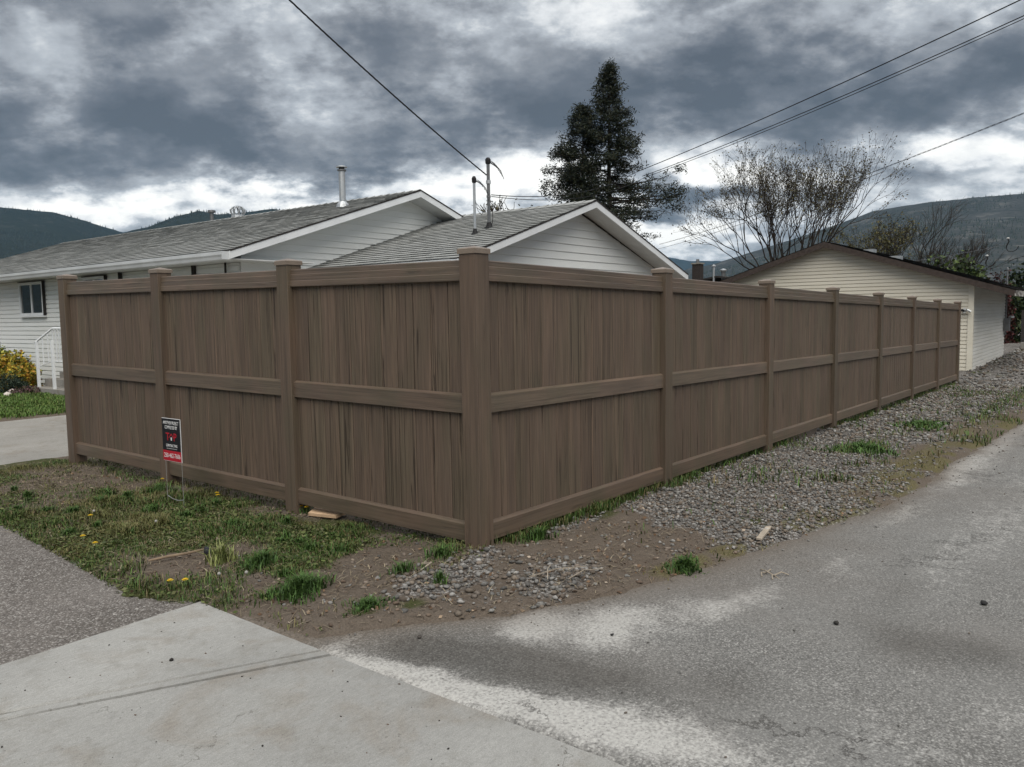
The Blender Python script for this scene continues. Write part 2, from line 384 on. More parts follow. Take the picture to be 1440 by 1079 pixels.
def ground_f(t, b):
    a = t.new('ShaderNodeSeparateColor'); t.l.new(attr(t), a.inputs[0])
    n1 = t.noise(t.pos, 2.2, 6, .65); n2 = t.noise(t.pos, 24, 6, .7); n3 = t.noise(t.pos, 110, 4, .65)
    dirt = t.mix(n2, (.068, .053, .040, 1), (.145, .119, .096, 1))
    dirt = t.mix(t.mapr(n1, .4, .7, 0, .5), dirt, (.135, .114, .094, 1))
    c = t.voro(t.pos, 55, 'Color'); s_ = t.new('ShaderNodeSeparateColor'); t.l.new(c, s_.inputs[0]); d = t.voro(t.pos, 55)
    gr = t.ramp(s_.outputs[0], [(0, (.10, .092, .085)), (.6, (.20, .19, .18)), (1, (.36, .345, .325))])
    gr = t.mix(t.mapr(d, .35, .7, 0, .8), gr, (.045, .038, .032, 1))
    gz = t.math('ADD', a.outputs[1], t.math('MULTIPLY', t.math('SUBTRACT', n2, .5), .8))
    col = t.mix(t.mapr(gz, .35, .6), dirt, gr)
    zg = t.math('ADD', a.outputs[0], t.math('MULTIPLY', t.math('SUBTRACT', n2, .5), .9))
    col = t.mix(t.mapr(zg, .35, .7), col, t.mix(n3, (.030, .036, .014, 1), (.075, .080, .032, 1)))
    mz = t.math('ADD', a.outputs[2], t.math('MULTIPLY', t.math('SUBTRACT', n2, .5), 1.0))
    col = t.mix(t.mapr(mz, .45, .9, 0, .6), col, t.mix(n3, (.062, .058, .022, 1), (.145, .13, .045, 1)))
    col = t.mix(1, col, t.ramp(n3, [(.25, (.62,)*3), (.75, (1.35,)*3)]), 'MULTIPLY')
    bump(t, b, t.math('ADD', n2, t.math('MULTIPLY', n3, .5)), .9, .012); return col
M['ground'] = mat('verge_soil', ground_f, .95, .1)
def hill_f(dark, light, rock):
    def f(t, b):
        n = t.noise(t.pos, .012, 8, .65); n2 = t.noise(t.scale(t.pos, (1, 1, .35)), .02, 6, .6, .6); n3 = t.noise(t.pos, .09, 4, .6)
        col = t.mix(t.mapr(t.math('ADD', t.math('MULTIPLY', n3, .6), t.math('MULTIPLY', n, .4)), .38, .62), (*dark, 1), (*light, 1))
        return t.mix(t.mapr(n2, .55, .68, 0, rock), col, (.16, .155, .145, 1))
    return f

# ------------------------------------------------------------------ ground shape
_gx = [-30, 0, 2.44, 4.88, 7.3, 9.8, 12.2, 14.6, 17, 20.5, 28, 60]
_gz = [.035, .04, .0, -.06, -.12, -.165, -.19, -.22, -.265, -.20, -.13, -.10]
def G(x, y=0): return np.interp(x, _gx, _gz)
_ye = np.array([(-1.6, -.12), (-1.41, -.20), (-1.2, -.33), (-.70, -.77), (-.12, -1.05), (.34, -1.19), (1.1, -1.35), (2.1, -1.54), (2.8, -1.67), (4.0, -1.76), (5.3, -1.72), (7, -1.82), (10, -1.95), (20, -2.5), (60, -4)])
_xe = np.array([(-.3, -1.40), (.3, -1.45), (.67, -1.46), (.85, -1.58), (1.11, -1.64), (1.6, -1.56), (2.15, -1.50), (3.4, -1.40), (5, -1.36), (12, -1.4)])
def ye(x): return np.interp(x, _ye[:, 0], _ye[:, 1])
def xe(y): return np.interp(y, _xe[:, 0], _xe[:, 1])
def verge_d(x, y):
    """distance into the verge, negative on paved surfaces"""
    dn = np.where(y < 8, 6.02-y, np.where(x < 8, y-10.15, 9.))
    dn = np.where(x > 6.0, 9., dn)
    return np.minimum(np.minimum((x-xe(y)), y-ye(x)), dn)
def gauss(x, y, L):
    r = 0
    for cx, cy, sx_, sy_, k in L: r = r+k*np.exp(-((x-cx)/sx_)**2-((y-cy)/sy_)**2)
    return r
DIRT = [(-1.21, 1.30, .20, .28, 1.2), (-1.15, .62, .16, .22, .9), (-.62, .25, .30, .20, 1.1), (.05, -.40, .5, .20, 1.2), (.8, -.50, .5, .22, 1.1), (-.45, 4.5, .7, .65, 1.1), (-.9, -.05, .28, .25, .5), (-1.3, 4.0, .15, .5, .6), (-.15, 3.3, .12, .35, .5), (-1.1, 2.9, .10, .12, .5), (-.35, .45, .30, .20, .8), (-1.0, 1.25, .35, .16, .8), (-.6, 3.7, .5, .35, .6), (-1.25, 1.9, .12, .3, .4)]
def z_grass(x, y):
    g_ = sstep(-.15, .35, y+.25*x)*(x < .3)*.85
    g_ = g_+(fbm(x, y, .45, 4, 4)-.5)*2.0+.02
    g_ = g_-gauss(x, y, DIRT)
    g_ = np.where((x > 0) & (y > .25), .25, g_)
    g_ = np.maximum(g_, 1.0*np.exp(-((y-.02)/.09)**2)*(x > .2)*(fbm(x, y, .6, 2, 8) > .36))
    g_ = np.maximum(g_, gauss(x, y, [(5.76, -.80, .55, .22, 1.1), (8.38, -.92, .7, .2, .9), (.43, -1.17, .12, .06, .9), (3.4, -.98, .5, .12, .35), (10.5, -1.4, 2.2, .14, .5), (14, -1.5, 3, .2, .5), (-1.1, -.18, .12, .1, .8), (-.9, -.32, .1, .08, .8)]))
    return np.clip(g_, 0, 1)
def z_gravel(x, y):
    g_ = sstep(1.0, 1.5, x-.4*(y+.6))*sstep(.12, -.12, y)*sstep(-1.9, -1.35, y-.0)
    g_ = np.maximum(g_, gauss(x, y, [(-.12, -.72, .30, .14, 1.1), (-.62, -.20, .28, .12, .8), (1.05, -.12, .5, .10, .7), (.0, -.12, .3, .06, .4)]))
    g_ = np.where(x > 16.8, .8, g_)
    g_ = g_+(fbm(x, y, .45, 4, 14)-.5)*1.5-gauss(x, y, [(5.2, -1.25, 1.2, .25, .7), (3.2, -1.4, .6, .12, .5), (8.5, -1.4, 2.2, .25, .7), (6.6, -.8, .5, .2, .35)])
    return np.clip(g_, 0, 1)
def z_moss(x, y):
    d = y-ye(x)
    g_ = np.exp(-((d-.10)/.11)**2)*sstep(-.2, .5, x)*sstep(.36, .60, fbm(x, y, .55, 3, 22))*1.3
    g_ = g_+gauss(x, y, [(4.4, -1.40, 1.6, .20, .75), (7.2, -1.45, 2.2, .24, .75), (2.0, -1.30, .8, .10, .6), (3.7, -1.35, .7, .16, .4), (11, -1.5, 2.5, .3, .6), (-.2, 2.2, .25, .5, .35), (-1.3, 2.4, .12, .4, .5)])
    return np.clip(g_, 0, 1)
def ground_z(x, y):
    d = verge_d(x, y)
    near = (np.abs(x-6) < 40)*1.0
    n = (fbm(x, y, .16, 3, 2)-.5)
    e = np.clip(d*.30, -.06, .028)+n*.030*np.clip(1-np.abs(d)/.5, .25, 1)
    bmp = (fbm(x, y, .45, 4, 31)-.5)*.05+(fbm(x, y, .07, 2, 41)-.5)*.014
    e = e+bmp*sstep(.05, .35, d)
    e = e+.03*np.exp(-((x+.0)/.3)**2-((y-.0)/.3)**2)
    lawn = sstep(10.1, 10.3, y)*sstep(8.2, 8.0, x)*(x > -1.4)
    e = e+lawn*.03
    return G(x, y)+e*near

def axis(pts):
    out = [pts[0][0]]
    for (a, st), (b, _) in zip(pts[:-1], pts[1:]):
        n = max(1, int(round((b-a)/st))); out += list(np.linspace(a, b, n+1)[1:])
    return np.array(out)
def grow(v0, sgn, n, first, ratio, stop):
    o = []; v = v0; s_ = first
    while abs(v) < stop: v += sgn*s_; s_ *= ratio; o.append(v)
    return o
def sheet(name, xs, ys, zf, mat_, cf=None, smooth=True):
    X, Y = np.meshgrid(xs, ys); Z = zf(X, Y); V = np.stack([X, Y, Z], -1).reshape(-1, 3)
    nx, ny = len(xs), len(ys); i = np.arange(nx*ny).reshape(ny, nx)
    F = np.stack([i[:-1, :-1], i[:-1, 1:], i[1:, 1:], i[1:, :-1]], -1).reshape(-1, 4)
    c = cf(X, Y).reshape(-1, 3) if cf else None
    return link(name, np_mesh(name, V, F, mat_, c, smooth))
xs = axis([(-1.9, .022), (3, .04), (8, .07), (20, .25), (45, 2.5), (80, 1)])
xs = np.concatenate([np.array(grow(-1.9, -1, 0, .3, 1.5, 7000))[::-1], xs, grow(80, 1, 0, 5, 1.5, 7000)])
ys = axis([(-2.9, .03), (-1.9, .022), (1.2, .028), (6.3, .12), (18, .8), (45, 1)])
ys = np.concatenate([np.array(grow(-2.9, -1, 0, .3, 1.5, 7000))[::-1], ys, grow(45, 1, 0, 3, 1.5, 7000)])
gr = sheet('ground', xs, ys, ground_z, M['ground'], lambda X, Y: np.stack([np.where((np.abs(X) > 60) | (np.abs(Y) > 60), .9, z_grass(X, Y)), z_gravel(X, Y), z_moss(X, Y)], -1))
tag(gr, 'uneven verge of brown soil and gravel around the fence', None, None, 'structure')

# alley
DUST = [(-1.47, -.50, .08, .2, .9), (-1.43, -.75, .09, .2, 1.0), (-1.41, -1.0, .10, .2, 1.1), (-1.39, -1.25, .12, .2, 1.2), (-1.36, -1.55, .15, .25, 1.2), (-1.28, -1.9, .22, .3, .9), (-1.3, -2.4, .2, .4, .5),
        (-.74, -.98, .26, .15, 1.2), (-.50, -1.26, .32, .16, 1.1), (-.1, -1.50, .35, .14, .65), (.3, -1.62, .4, .12, .5), (-.60, -2.2, .14, .30, .35), (-.85, -2.6, .2, .25, .42), (-.45, -2.8, .3, .2, .35),
        (1.1, -1.85, .4, .10, .5), (4.8, -1.85, 1.2, .12, .75), (8.2, -1.95, 2.5, .18, .9), (13, -2.3, 4, .25, .8), (2.6, -1.85, .5, .10, .45), (-1.3, -.32, .16, .05, .6), (1.2, -2.35, .9, .22, .32), (2.8, -2.5, 1.2, .35, .36), (5.5, -2.7, 2.2, .6, .34), (.35, -2.95, .3, .2, .4), (1.3, -3.0, .5, .2, .35)]
DARK = [(-1.20, -.72, .17, .18, 1.1), (-1.12, -1.05, .17, .28, 1.1), (-1.02, -1.42, .18, .3, 1.0), (-.78, -1.88, .18, .2, .55), (.05, -2.40, .22, .22, .8), (.10, -2.7, .2, .15, .6), (.7, -2.2, .5, .12, .3)]
EDGE = lambda X, Y: np.exp(-np.clip((ye(X)-Y)/(.07+.26*fbm(X, Y, .5, 3, 77)**1.5), 0, 50))
def alley_c(X, Y):
    w = (fbm(X, Y, .5, 3, 51)-.5)*.25; w2 = (fbm(X, Y, .5, 3, 61)-.5)*.25
    return np.stack([np.clip(gauss(X+w, Y+w2, DUST)-.35*gauss(X, Y, DARK)+(fbm(X, Y, 1.6, 4, 71)-.5)*.38-.05, 0, 1), np.clip(gauss(X+w, Y+w2, DARK), 0, 1), np.clip(EDGE(X+w*.3, Y+w2*.4)*.9, 0, 1)], -1)
al = sheet('alley', axis([(-1.5, .025), (3, .06), (14, .5), (70, 1)]), axis([(-9, .5), (-3.3, .025), (0.3, 1)]), lambda X, Y: G(X)+.004*(fbm(X, Y, .8, 3, 81)-.5)-.012*sstep(-1.46, -1.5, X), M['alley'], alley_c)
tag(al, 'worn grey asphalt alley with whitish dusty patches', None, None, 'structure')
# sidewalk, apron slabs, driveway slabs
sw_ = sheet('sidewalk', axis([(-12, .4), (-4, .08), (-1.15, 1)]), axis([(.60, .08), (7, .3), (30, 1)]), lambda X, Y: G(X)-.002+.004*(fbm(X, Y, .6, 3, 91)-.5), M['aggregate'])
tag(sw_, 'rough exposed-aggregate paving left of the verge', None, None, 'structure')
def slab(name, poly, z, th, mat_, parent, chip=.006, step=.06):
    """slab with worn, slightly ragged edge and eased arris"""
    P = [Vector((*p, 0)) for p in poly]; out = []
    for a, b in zip(P, P[1:]+P[:1]):
        n = max(2, int((b-a).length/step))
        for k in range(n): out.append(a.lerp(b, k/n))
    c = sum(out, Vector())/len(out); ring = []
    for p in out:
        d = (c-p).normalized(); j = float(vn(p.x, p.y, .05, 3))*chip+float(vn(p.x, p.y, .4, 7))*chip
        ring.append(p+d*j)
    n = len(ring); mb = MB(); v = []
    for ins, zz_ in ((0, z-th), (0, z-.008), (.007, z)):
        for p in ring:
            q = p+(c-p).normalized()*ins; v.append((q.x, q.y, zz_))
    f = [(l*n+i, l*n+(i+1) % n, (l+1)*n+(i+1) % n, (l+1)*n+i) for l in (0, 1) for i in range(n)]+[tuple(2*n+i for i in range(n))]
    mb.add(v, f); return mb.build(name, mat_, parent)
ap = tag(empty('apron', (0, 0, 0)), 'pale concrete apron of large slabs in the foreground', None, None, 'structure')
Z0 = .045
slab('slab', [(-1.462, .665), (-3.55, .69), (-1.49, -.345)], Z0, .12, M['concrete'], ap)
slab('margin_strip', [(-1.490, -.361), (-3.585, .685), (-3.70, .69), (-1.497, -.410)], Z0+.001, .12, M['concrete'], ap, .003)
slab('slab', [(-1.498, -.417), (-3.707, .69), (-9, .69), (-9, -8), (-1.50, -8), (-1.51, -3)], Z0, .12, M['concrete'], ap)
dr = tag(empty('driveway', (0, 0, 0)), 'buff concrete driveway beyond the left end of the fence', None, None, 'structure')
for x0, x1 in ((-1.35, .95), (.962, 3.3), (3.312, 5.9)):
    slab('slab', [(x1, 5.85), (x1, 10.12), (x0, 10.12), (x0, 5.85)], .055-.012*max(0, x0), .12, M['old_concrete'], dr, .004, .2)

# ------------------------------------------------------------------ fence
SR, SL, GR, GL, HT, PW = 2.44, 1.7667, -.0148, .0118, 1.9175, .127
fence = tag(empty('fence', (0, 0, 0)), 'long brown wood-grain vinyl privacy fence turning a corner beside the alley', 'fence')
h = PW/2; c_ = .0025
post_me = MB().prism([(-h+c_, -h), (h-c_, -h), (h, -h+c_), (h, h-c_), (h-c_, h), (-h+c_, h), (-h, h-c_), (-h, -h+c_)], 2, -.5, HT-.03).mesh('post', M['post'])
hc = .071
cap_mb = MB(); k_ = .004
ring = lambda r, z: [(-r, -r, z), (r, -r, z), (r, r, z), (-r, r, z)]
cap_mb.add(ring(hc, -.050)+ring(hc, -.022)+ring(hc-.006, -.017)+[(0, 0, 0)],
           [(3, 2, 1, 0)]+[(l*4+i, l*4+(i+1) % 4, l*4+4+(i+1) % 4, l*4+4+i) for l in (0, 1) for i in range(4)]+[(8+i, 8+(i+1) % 4, 12) for i in range(4)])
cap_me = cap_mb.mesh('post_cap', M['cap'])
def post(x, y, z):
    p = link('post', post_me, None, fence, (x, y, z)); link('post_cap', cap_me, None, p, (0, 0, HT))
for i in range(8): post(i*SR, 0, GR*i*SR)
for k in range(1, 4): post(0, k*SL, GL*k*SL)
_rail = {}
def rail_mesh(L, hgt):
    if (L, hgt) not in _rail:
        t_, ch = .042, .013; z = hgt/2
        ch2 = .025
        if hgt > .125: sd_ = [(t_, -z+.003), (t_, -z+.040), (t_-.005, -z+.044), (t_-.005, -z+.086), (t_-.010, -z+.090), (t_-.010, z-.006), (t_-.016, z)]
        else: sd_ = [(t_, -z+.003), (t_, z-ch), (t_-ch2, z)]
        prof = [(-t_+.003, -z), (t_-.003, -z)]+sd_+[(-u_, v_) for u_, v_ in reversed(sd_)]
        _rail[(L, hgt)] = MB().prism(prof, 0, -L/2, L/2).mesh('rail', M['rail'])
    return _rail[(L, hgt)]
_brd = {}
def board_mesh(w, hgt):
    if (w, hgt) not in _brd:
        t_, g_ = .012, .0048; q = w/2-.0019
        prof = [(-q, -t_+g_), (-q+g_*1.2, -t_), (q-g_*1.2, -t_), (q, -t_+g_), (q, t_-g_), (q-g_*1.2, t_), (-q+g_*1.2, t_), (-q, t_-g_)]
        _brd[(w, hgt)] = MB().prism(prof, 2, -hgt/2, hgt/2).mesh('board', M['board'])
    return _brd[(w, hgt)]
def bay(run, i):
    S, g_ = (SR, GR) if run == 0 else (SL, GL)
    rz = 0 if run == 0 else math.pi/2; s0, s1 = i*S, (i+1)*S; sm = (s0+s1)/2
    def pl(name, me, s, z, tilt=False):
        o = link(name, me, None, fence); p = (s, 0, z+g_*s) if run == 0 else (0, s, z+g_*s)
        o.location = p; o.rotation_euler = (0, -math.atan(g_) if tilt else 0, rz); return o
    L = S-PW+.03
    for zc_, hg in ((.178, .118), (.970, .120), (1.772, .126)): pl('rail', rail_mesh(L, hg), sm, zc_, True)
    nb = 15 if run == 0 else 11; w = (S-PW+.012)/nb
    for z0, z1 in ((.205, .935), (1.005, 1.735)):
        for k in range(nb):
            pl('board', board_mesh(round(w, 4), round(z1-z0, 3)), s0+PW/2-.006+w*(k+.5), (z0+z1)/2)
for i in range(7): bay(0, i)
for i in range(3): bay(1, i)

# ------------------------------------------------------------------ yard sign
FD = {}
def text_mesh(s, size, bold=0.0, ext=.0006):
    cu = bpy.data.curves.new('lettering', 'FONT'); cu.body = s; cu.size = size; cu.align_x = 'CENTER'; cu.align_y = 'CENTER'
    cu.extrude = ext; cu.offset = bold; cu.resolution_u = 3
    o = bpy.data.objects.new('lettering', cu); COL.objects.link(o)
    dg = bpy.context.evaluated_depsgraph_get(); me = bpy.data.meshes.new_from_object(o.evaluated_get(dg)); me.name = 'lettering'
    bpy.data.objects.remove(o); bpy.data.curves.remove(cu); me.materials.clear(); return me
M['sign_black'] = plain('sign_black', (.009, .010, .013), .1, 8, .45)
M['sign_red'] = plain('sign_red', (.40, .012, .025), .1, 8, .45)
M['sign_white'] = plain('sign_white', (.62, .62, .62), .04, 8, .5)
M['wire'] = metal('stake_wire', (.45, .45, .44), .4)
sg = tag(empty('yard_sign', (-.43, 2.715, .05), 0), 'small black and red contractor sign on wire stakes in front of the fence', 'sign')
SGW, SZ0, SZ1 = .262, .365, .70
def sgp(name, me, y, z, x, mat_, par, w=None):
    o = link(name, me, mat_, par); 
    if w: o.scale.x = w/max(1e-6, max(v.co.x for v in me.vertices)-min(v.co.x for v in me.vertices))
    o.rotation_euler = (R(90), 0, R(-90)); o.location = (x, y, z); return o
pn = MB().box(-.005, 0, -SGW/2, SGW/2, SZ0, SZ1).build('sign_panel', M['sign_white'], sg)
e_ = .0035
MB().box(-.0062, -.0055, -SGW/2+e_, SGW/2-.001, SZ0+.083, SZ1-e_).build('black_face', M['sign_black'], pn)
MB().box(-.0064, -.0055, -SGW/2+e_, SGW/2-.001, SZ0+e_, SZ0+.083).build('red_band', M['sign_red'], pn)
for s_, z, sz, w, mt in (('ANOTHER PROJECT', .664, .036, .222, 'sign_white'), ('COMPLETED BY', .628, .036, .178, 'sign_white'), ('CONTRACTING', .487, .030, .160, 'sign_white'), ('250-462-7606', .408, .050, .232, 'sign_white')):
    sgp('lettering', text_mesh(s_, sz, .0002), 0, z, -.0068, M[mt], pn, w)
sgp('lettering', text_mesh('T', .085, .0012), .052, .553, -.0068, M['sign_red'], pn)
sgp('lettering', text_mesh('P', .085, .0012), -.052, .553, -.0068, M['sign_red'], pn)
lg = MB()
lg.add([(-.0068, .040, .548), (-.0068, 0, .585), (-.0068, -.040, .548), (-.0068, -.030, .548), (-.0068, 0, .573), (-.0068, .030, .548)], [(0, 1, 4, 5), (1, 2, 3, 4)])
lg.build('house_emblem', M['sign_red'], pn)
MB().box(-.0075, -.0066, -.009, .009, .528, .552).build('emblem_window', M['sign_white'], pn)
MB().box(-.0075, -.0066, -.075, .075, .463, .4655).build('rule_line', M['sign_white'], pn)
st = MB()
st.tube([(.003, -.115, -.10), (.003, -.115, SZ0+.15)], .0021, 5); st.tube([(.003, .115, -.10), (.003, .115, SZ0+.15)], .0021, 5)
st.tube([(.003, -.115, .075), (.003, -.04, .062), (.003, .04, .066), (.003, .115, .085)], .0035, 5)
st.build('wire_stake', M['wire'], sg)

# ------------------------------------------------------------------ white house
house = tag(empty('house', (0, 0, 0)), 'low white-sided house with grey shingle roofs behind the fence', 'house')
def lap(mb, o, ud, length, z0, z1, ex, nd, out=.024):
    o = Vector(o); ud = Vector(ud); nd = Vector(nd); z = z0
    while z < z1-.01:
        zt = min(z+ex, z1); a = o+nd*out; b = o+nd*.001
        e = o+nd*out*.75; zm = z+(zt-z)*.74; zn = z+(zt-z)*.84; w = ud*length; Z = lambda q: Vector((0, 0, q))
        P = [b+Z(z), b+w+Z(z), a+Z(z), a+w+Z(z), e+Z(zm), e+w+Z(zm), b+Z(zn), b+w+Z(zn), b+Z(zt), b+w+Z(zt)]
        mb.add(P, [(0, 1, 3, 2), (2, 3, 5, 4), (4, 5, 7, 6), (6, 7, 9, 8)]); z = zt
    return mb
def stuff(o): o['kind'] = 'stuff'; return o
def wall(parent, boxes, laps, mt, name='wall'):
    w = MB()
    for b in boxes: w.box(*b)
    wo = w.build(name, mt, parent)
    s_ = MB()
    for l in laps: lap(s_, *l)
    stuff(s_.build('siding', mt, wo)); return wo
def gable_boards(parent, y, xl, xr, z0, z1, ex, mt, ny=-1):
    z = z0
    while z < z1-.02:
        zt = min(z+ex, z1); a, b = y+ny*.020, y+ny*.002
        v = [(xl(z), a, z), (xr(z), a, z), (xr(zt), b, zt), (xl(zt), b, zt), (xl(z), y, z), (xr(z), y, z), (xr(zt), y, zt), (xl(zt), y, zt)]
        MB().add(v, [(0, 1, 2, 3), (4, 5, 1, 0), (0, 3, 7, 4), (1, 5, 6, 2), (3, 2, 6, 7)]).build('siding_board', mt, parent); z = zt
def shingles(name, o, ud, vd, L, Wd, mt, parent, nd, expo=.165, tab=.32, vis=None):
    o, ud, vd, nd = (np.array(Vector(q), float) for q in (o, ud, vd, nd)); rows = int(Wd/expo)
    V = []; C = []
    for r in range(rows):
        off = (r % 2)*tab/2+rng.random()*.03; us = np.arange(-tab+off, L, tab)
        u0 = np.clip(us, 0, L); u1 = np.clip(us+tab-.006, 0, L); ok = u1-u0 > .02; u0, u1 = u0[ok], u1[ok]
        v0 = r*expo+rng.random(len(u0))*.008; v1 = min((r+1)*expo+.02, Wd)+0*u0; lf = .014+rng.random(len(u0))*.008
        q = np.stack([o+u0[:, None]*ud+v0[:, None]*vd+lf[:, None]*nd, o+u1[:, None]*ud+v0[:, None]*vd+lf[:, None]*nd,
                      o+u1[:, None]*ud+v1[:, None]*vd+.003*nd, o+u0[:, None]*ud+v1[:, None]*vd+.003*nd,
                      o+u0[:, None]*ud+(v0[:, None]+.035)*vd-.004*nd, o+u1[:, None]*ud+(v0[:, None]+.035)*vd-.004*nd], 1)
        V.append(q.reshape(-1, 3)); cc = np.clip(rng.normal(.45, .15, len(u0))+.22*((r % 2)-.5), 0, 1); C.append(np.repeat(cc, 6))
    V = np.concatenate(V); C = np.concatenate(C); n = len(V)//6; b = np.arange(n)[:, None]*6
    F = np.concatenate([b+np.array([[0, 1, 2, 3]]), b+np.array([[4, 5, 1, 0]])])
    return stuff(link(name, np_mesh(name, V, F, mt, np.stack([C, C, C], -1)), None, parent))
def gable_roof(parent, xw, zw, xr, zr, xe_, ze_, y0, y1, th, fa_h, soff_y):
    """ridge along y; returns the roof part"""
    s_ = math.hypot(xr-xw, zr-zw); e2 = math.hypot(xe_-xr, ze_-zr)
    dk = MB().prism([(zw-.004, xw), (zr-.004, xr), (ze_-.004, xe_), (ze_-th, xe_), (zr-th, xr), (zw-th, xw)], 1, y0, y1).build('roof', M['dark_trim'], parent)
    vd = ((xr-xw)/s_, 0, (zr-zw)/s_); nd = (-vd[2], 0, vd[0])
    shingles('shingles', (xw-vd[0]*.02, y0-.012, zw-vd[2]*.02), (0, 1, 0), vd, y1-y0, s_+.02, M['shingle'], dk, nd)
    vd2 = ((xr-xe_)/e2, 0, (zr-ze_)/e2); nd2 = (-vd2[2], 0, vd2[0]); nd2 = (vd2[2], 0, -vd2[0]) if nd2[2] < 0 else nd2
    shingles('shingles', (xe_-vd2[0]*.02, y0-.012, ze_-vd2[2]*.02), (0, 1, 0), vd2, y1-y0, e2+.02, M['shingle'], dk, nd2)
    rc = MB()
    yy = y0-.012
    while yy < y1:
        w_ = .15; l0 = .010+random.random()*.006
        rc.add([(xr-w_, yy, zr-w_*.32+.012), (xr, yy, zr+l0+.012), (xr+w_, yy, zr-w_*.33+.012), (xr-w_, yy+.26, zr-w_*.32+.004), (xr, yy+.26, zr+.012), (xr+w_, yy+.26, zr-w_*.33+.004)], [(0, 1, 4, 3), (1, 2, 5, 4)]); yy += .22
    me = rc.mesh('ridge_cap', M['shingle']); ca = me.color_attributes.new('Col', 'FLOAT_COLOR', 'POINT')
    ca.data.foreach_set('color', np.tile([.4, .4, .4, 1], len(rc.v)).astype(np.float32)); stuff(link('ridge_cap', me, None, dk))
    # rake boards, drip edges
    for (xa, za, xb, zb) in ((xw, zw, xr, zr), (xr, zr, xe_, ze_)):
        MB().prism([(za-.012, xa), (zb-.012, xb), (zb-fa_h, xb), (za-fa_h, xa)], 1, y0-.028, y0-.002).build('rake_board', M['white_trim'], parent)
        MB().prism([(za+.010, xa), (zb+.010, xb), (zb-.016, xb), (za-.016, xa)], 1, y0-.036, y0-.030).build('drip_edge', M['dark_trim'], parent)
        d = .003
        MB().prism([(za-th-d, xa), (zb-th-d, xb), (zb-th-d-.012, xb), (za-th-d-.012, xa)], 1, y0+.002, soff_y).build('soffit', M['soffit'], parent)
    return dk
# main block
MX, MY, MZ, MR, MRZ = 3.8, 8.28, 2.60, 8.19, 4.024
main_roof = gable_roof(house, MX, MZ, MR, MRZ, 2*MR-MX, MZ, MY, 24.0, .10, .135, 8.715)
gw = MB().add([(4.3, 8.72, -.3), (12.08, 8.72, -.3), (12.08, 8.72, 2.62), (MR, 8.72, 3.90), (4.3, 8.72, 2.62), (4.3, 8.9, -.3), (12.08, 8.9, -.3), (12.08, 8.9, 2.62), (MR, 8.9, 3.90), (4.3, 8.9, 2.62)],
              [(0, 1, 2, 3, 4), (9, 8, 7, 6, 5), (0, 5, 6, 1), (2, 1, 6, 7), (3, 2, 7, 8), (4, 3, 8, 9), (0, 4, 9, 5)]).build('gable_wall', M['white_siding'], house)
gx_l = lambda z: max(4.3, MX+(z-MZ+.115)/.3243); gx_r = lambda z: min(12.08, 2*MR-MX-(z-MZ+.115)/.3243)
stuff(lap(MB(), (4.3, 8.72, 0), (1, 0, 0), 7.78, 0, 2.1, .12, (0, -1, 0)).build('lower_siding', M['white_siding'], gw))
gable_boards(gw, 8.72, gx_l, gx_r, 2.1, 3.88, .118, M['white_siding'])
wall(house, [(4.3, 4.5, 8.9, 24, -.3, 2.46)], [((4.3, 8.73, 0), (0, 1, 0), 15.27, .12, 2.46, .1, (-1, 0, 0))], M['white_siding'])
for y_, w_ in ((14.85, .045), (12.67, .014), (10.05, .018)): MB().box(4.20, 4.275, y_-w_, y_+w_, .1, 2.46).build('wall_trim', M['dark_trim'], house)
MB().box(MX+.02, 5.5, MY+.02, 24, 2.462, 2.478).build('eave_soffit', M['soffit'], house)
MB().box(MX-.001, MX+.022, MY+.0, 24, 2.455, 2.588).build('fascia', M['white_trim'], house)
gt = MB().prism([(2.455, MX-.004), (2.455, MX-.085), (2.50, MX-.098), (2.53, MX-.115), (2.583, MX-.118), (2.583, MX-.112), (2.535, MX-.105), (2.46, MX-.080), (2.46, MX-.004)], 1, MY+.03, 24).build('gutter', M['gutter'], house)
MB().box(MX-.118, MX-.004, MY+.018, MY+.031, 2.455, 2.583).build('end_cap', M['gutter'], gt)
ds = MB().tube([(4.22, 9.05, 2.46), (4.22, 9.05, 1.2), (4.22, 9.05, 0.1)], .020, 6).build('downspout', M['dark_trim'], house)
def window(parent, x, y0, y1, z0, z1):
    w = MB(); f = .06
    for b in ((y0, y1, z0, z0+f), (y0, y1, z1-f, z1), (y0, y0+f, z0+f, z1-f), (y1-f, y1, z0+f, z1-f)): w.box(x-.05, x, *b)
    fr = w.build('window', M['white_trim'], parent)
    ym = (y0+y1)/2
    MB().box(x-.042, x-.006, ym-.025, ym+.025, z0+f, z1-f).build('mullion', M['white_trim'], fr)
    for a, b in ((y0+f, ym-.025), (ym+.025, y1-f)): MB().box(x-.024, x-.018, a, b, z0+f, z1-f).build('pane', M['glass'], fr)
    MB().box(x-.075, x-.001, y0-.03, y1+.03, z0-.035, z0-.003).build('sill', M['white_trim'], fr)
    MB().box(x-.056, x-.001, y0-.02, y1+.02, z1+.003, z1+.02).build('head_flashing', M['dark_trim'], fr)
    MB().box(x-.058, x-.001, y0-.025, y0-.003, z0, z1).build('side_casing', M['dark_trim'], fr)
    MB().box(x-.0165, x-.015, y0+f+.02, ym-.10, z0+f, z1-f).build('curtain', M['blind'], fr)
window(house, 4.274, 16.17, 17.42, 1.66, 2.42)
window(house, 4.274, 13.3, 14.25, 1.3, 2.42)
